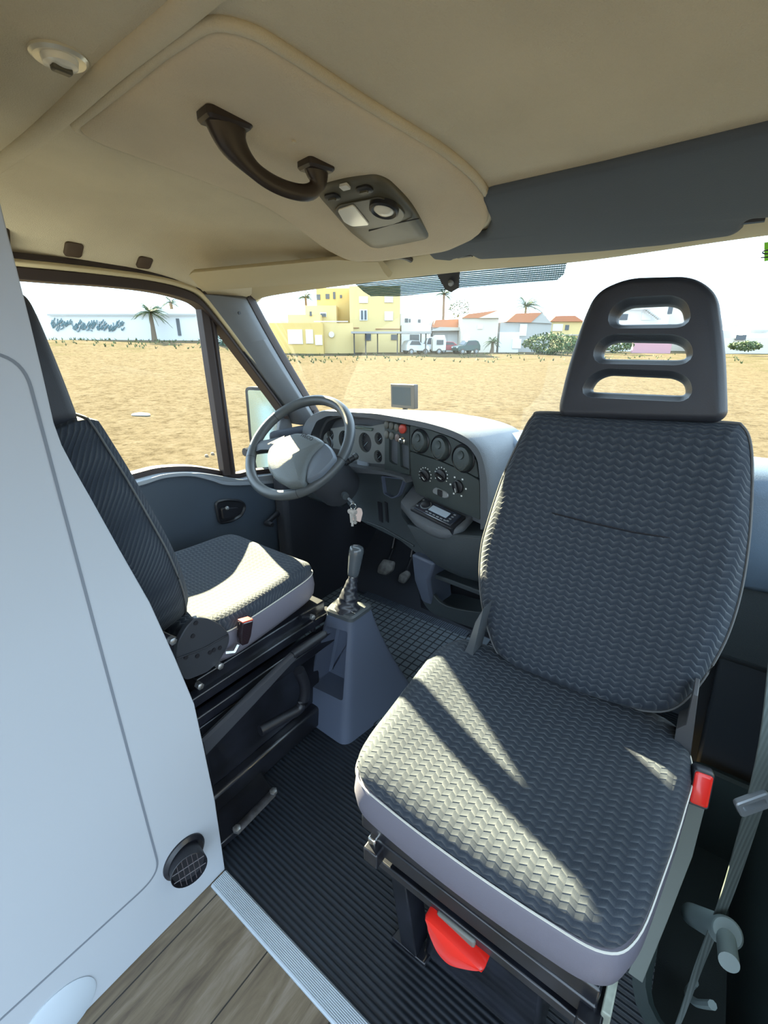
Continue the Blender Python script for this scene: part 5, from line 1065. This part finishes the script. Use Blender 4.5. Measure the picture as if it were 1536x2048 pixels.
# floor bracket with bolts
bk0 = MB().prism([onZ(418, 1510, .03), onZ(480, 1482, .03), onZ(548, 1580, .03), onZ(472, 1662, .03), onZ(440, 1690, .03)], V((0, 0, -.02))); fb = bk0.build('floor_bracket', M['metalblk'], bevel=.003); tag(fb, 'black steel bracket bolted to the floor beside the white cabinet', 'bracket')
MB().tube([onZ(545, 1587, .04), onZ(470, 1664, .04)], .013, 8, flat=.5).build('bracket_rib', cmat('dusty_steel', (.04, .038, .042), .5, noise=.5, nscale=60), fb)
for x, y in ((547, 1585), (474, 1660)): MB().lathe([(.011, 0), (.011, .008), (.007, .010)], onZ(x, y, .042), ZZ, 6).build('bolt', M['steel'], fb)
# ================================================================== RIGHT SIDE: belt, fitting
bl = [onY(1590, 1150, .70), onY(1568, 1330, .72), onY(1545, 1480, .74), onY(1508, 1620, .78), onY(1455, 1790, .80), onY(1400, 1930, .76), onY(1352, 2060, .70), V((.15, .66, .02))]
e = empty('seat_belt', bl[-1], 'grey seat belt webbing with chrome tongue at the right edge', 'seat belt')
q = crv(bl, 48, False); wd = [.022] * len(q)
MB().loft([[p - RT * w2_ * math.cos(i * .03 + .3) + V((0, 0, 0)) - V((0, 0, .004)), p + RT * w2_ * math.cos(i * .03 + .3) + V((0, 0, .004)), p + RT * w2_ * math.cos(i * .03 + .3) + FH * .002 + V((0, 0, .004)), p - RT * w2_ * math.cos(i * .03 + .3) + FH * .002 - V((0, 0, .004))] for i, (p, w2_) in enumerate(zip(q, wd))]).build('webbing', M['belt'], e)
tp0 = onY(1505, 1605, .765); tM3 = frame(tp0, RT + ZZ * .6, ZZ); 
if tM3.col[2].xyz.dot(FH) > 0: tM3 = frame(tp0, -(RT + ZZ * .6), ZZ)
o = rrect(.052, .036, .006); i_ = rrect(.036, .014, .004, cy=.002)
slabm(o, [(.001, -.004), (0, -.002), (0, .004), (.002, .006)], tM3).build('tongue_plate', M['silver'], e, cuts=[slabm(i_, [(0, -.02), (0, .02)], tM3)])
tM4 = tM3.copy(); tM4.translation = tp0 + ZZ * .075 + RT * .022
mb = slabm(rrect(.040, .05, .008), [(.002, -.008), (0, 0), (.003, .006)], tM4); hd_ = mb.build('tongue_grip', M['fit'], e)
mb = MB(); [mb.box(tM4 @ V((-.013 + .0065 * k, 0, .007)), (.0018, .036, .003), tM4.to_3x3()) for k in range(5)]; mb.build('grip_ribs', M['black'], e)
# fitting in the step well
e = empty('belt_reel_fitting', (.2, .95, -.06), 'light grey ribbed T shaped plastic fitting lying in the door step well', 'plastic fitting')
f0, f1 = onX(1385, 1830, .20), onX(1455, 1865, .20)
fd = (f1 - f0).normalized(); cy = MB().lathe([(.020, .025), (.022, .0), (.0245, -.002), (.0245, .0), (.024, (f1 - f0).length - .004), (.021, (f1 - f0).length)], f0, fd, 28).build('ribbed_cylinder', M['fit'], e)
mb = MB(); dd = (f1 - f0).normalized(); sd2 = (EYE - f0).cross(dd).normalized(); tw = (EYE - f0).normalized()
for k in range(6): mb.box(lerp(f0, f1, .2 + .13 * k) + (tw * .6 - sd2 * .75).normalized() * .024, (.005, .005, .005))
mb.build('cylinder_nubs', cmat('pale_nubs', (.6, .66, .66), .4), e)
MB().tube([lerp(f0, f1, .95), onX(1458, 1925, .20)], .015, 20).build('lower_stub', M['fit'], e)
hp_ = crv([onX(1390, 1965, .20), onX(1375, 1985, .20), onX(1392, 2005, .20), onX(1425, 2010, .20)], 18, False)
tag(MB().tube(hp_, .007, 8).build('plastic_hook', M['fit']), 'pale curved plastic hook below the grey fitting in the step well', 'hook')
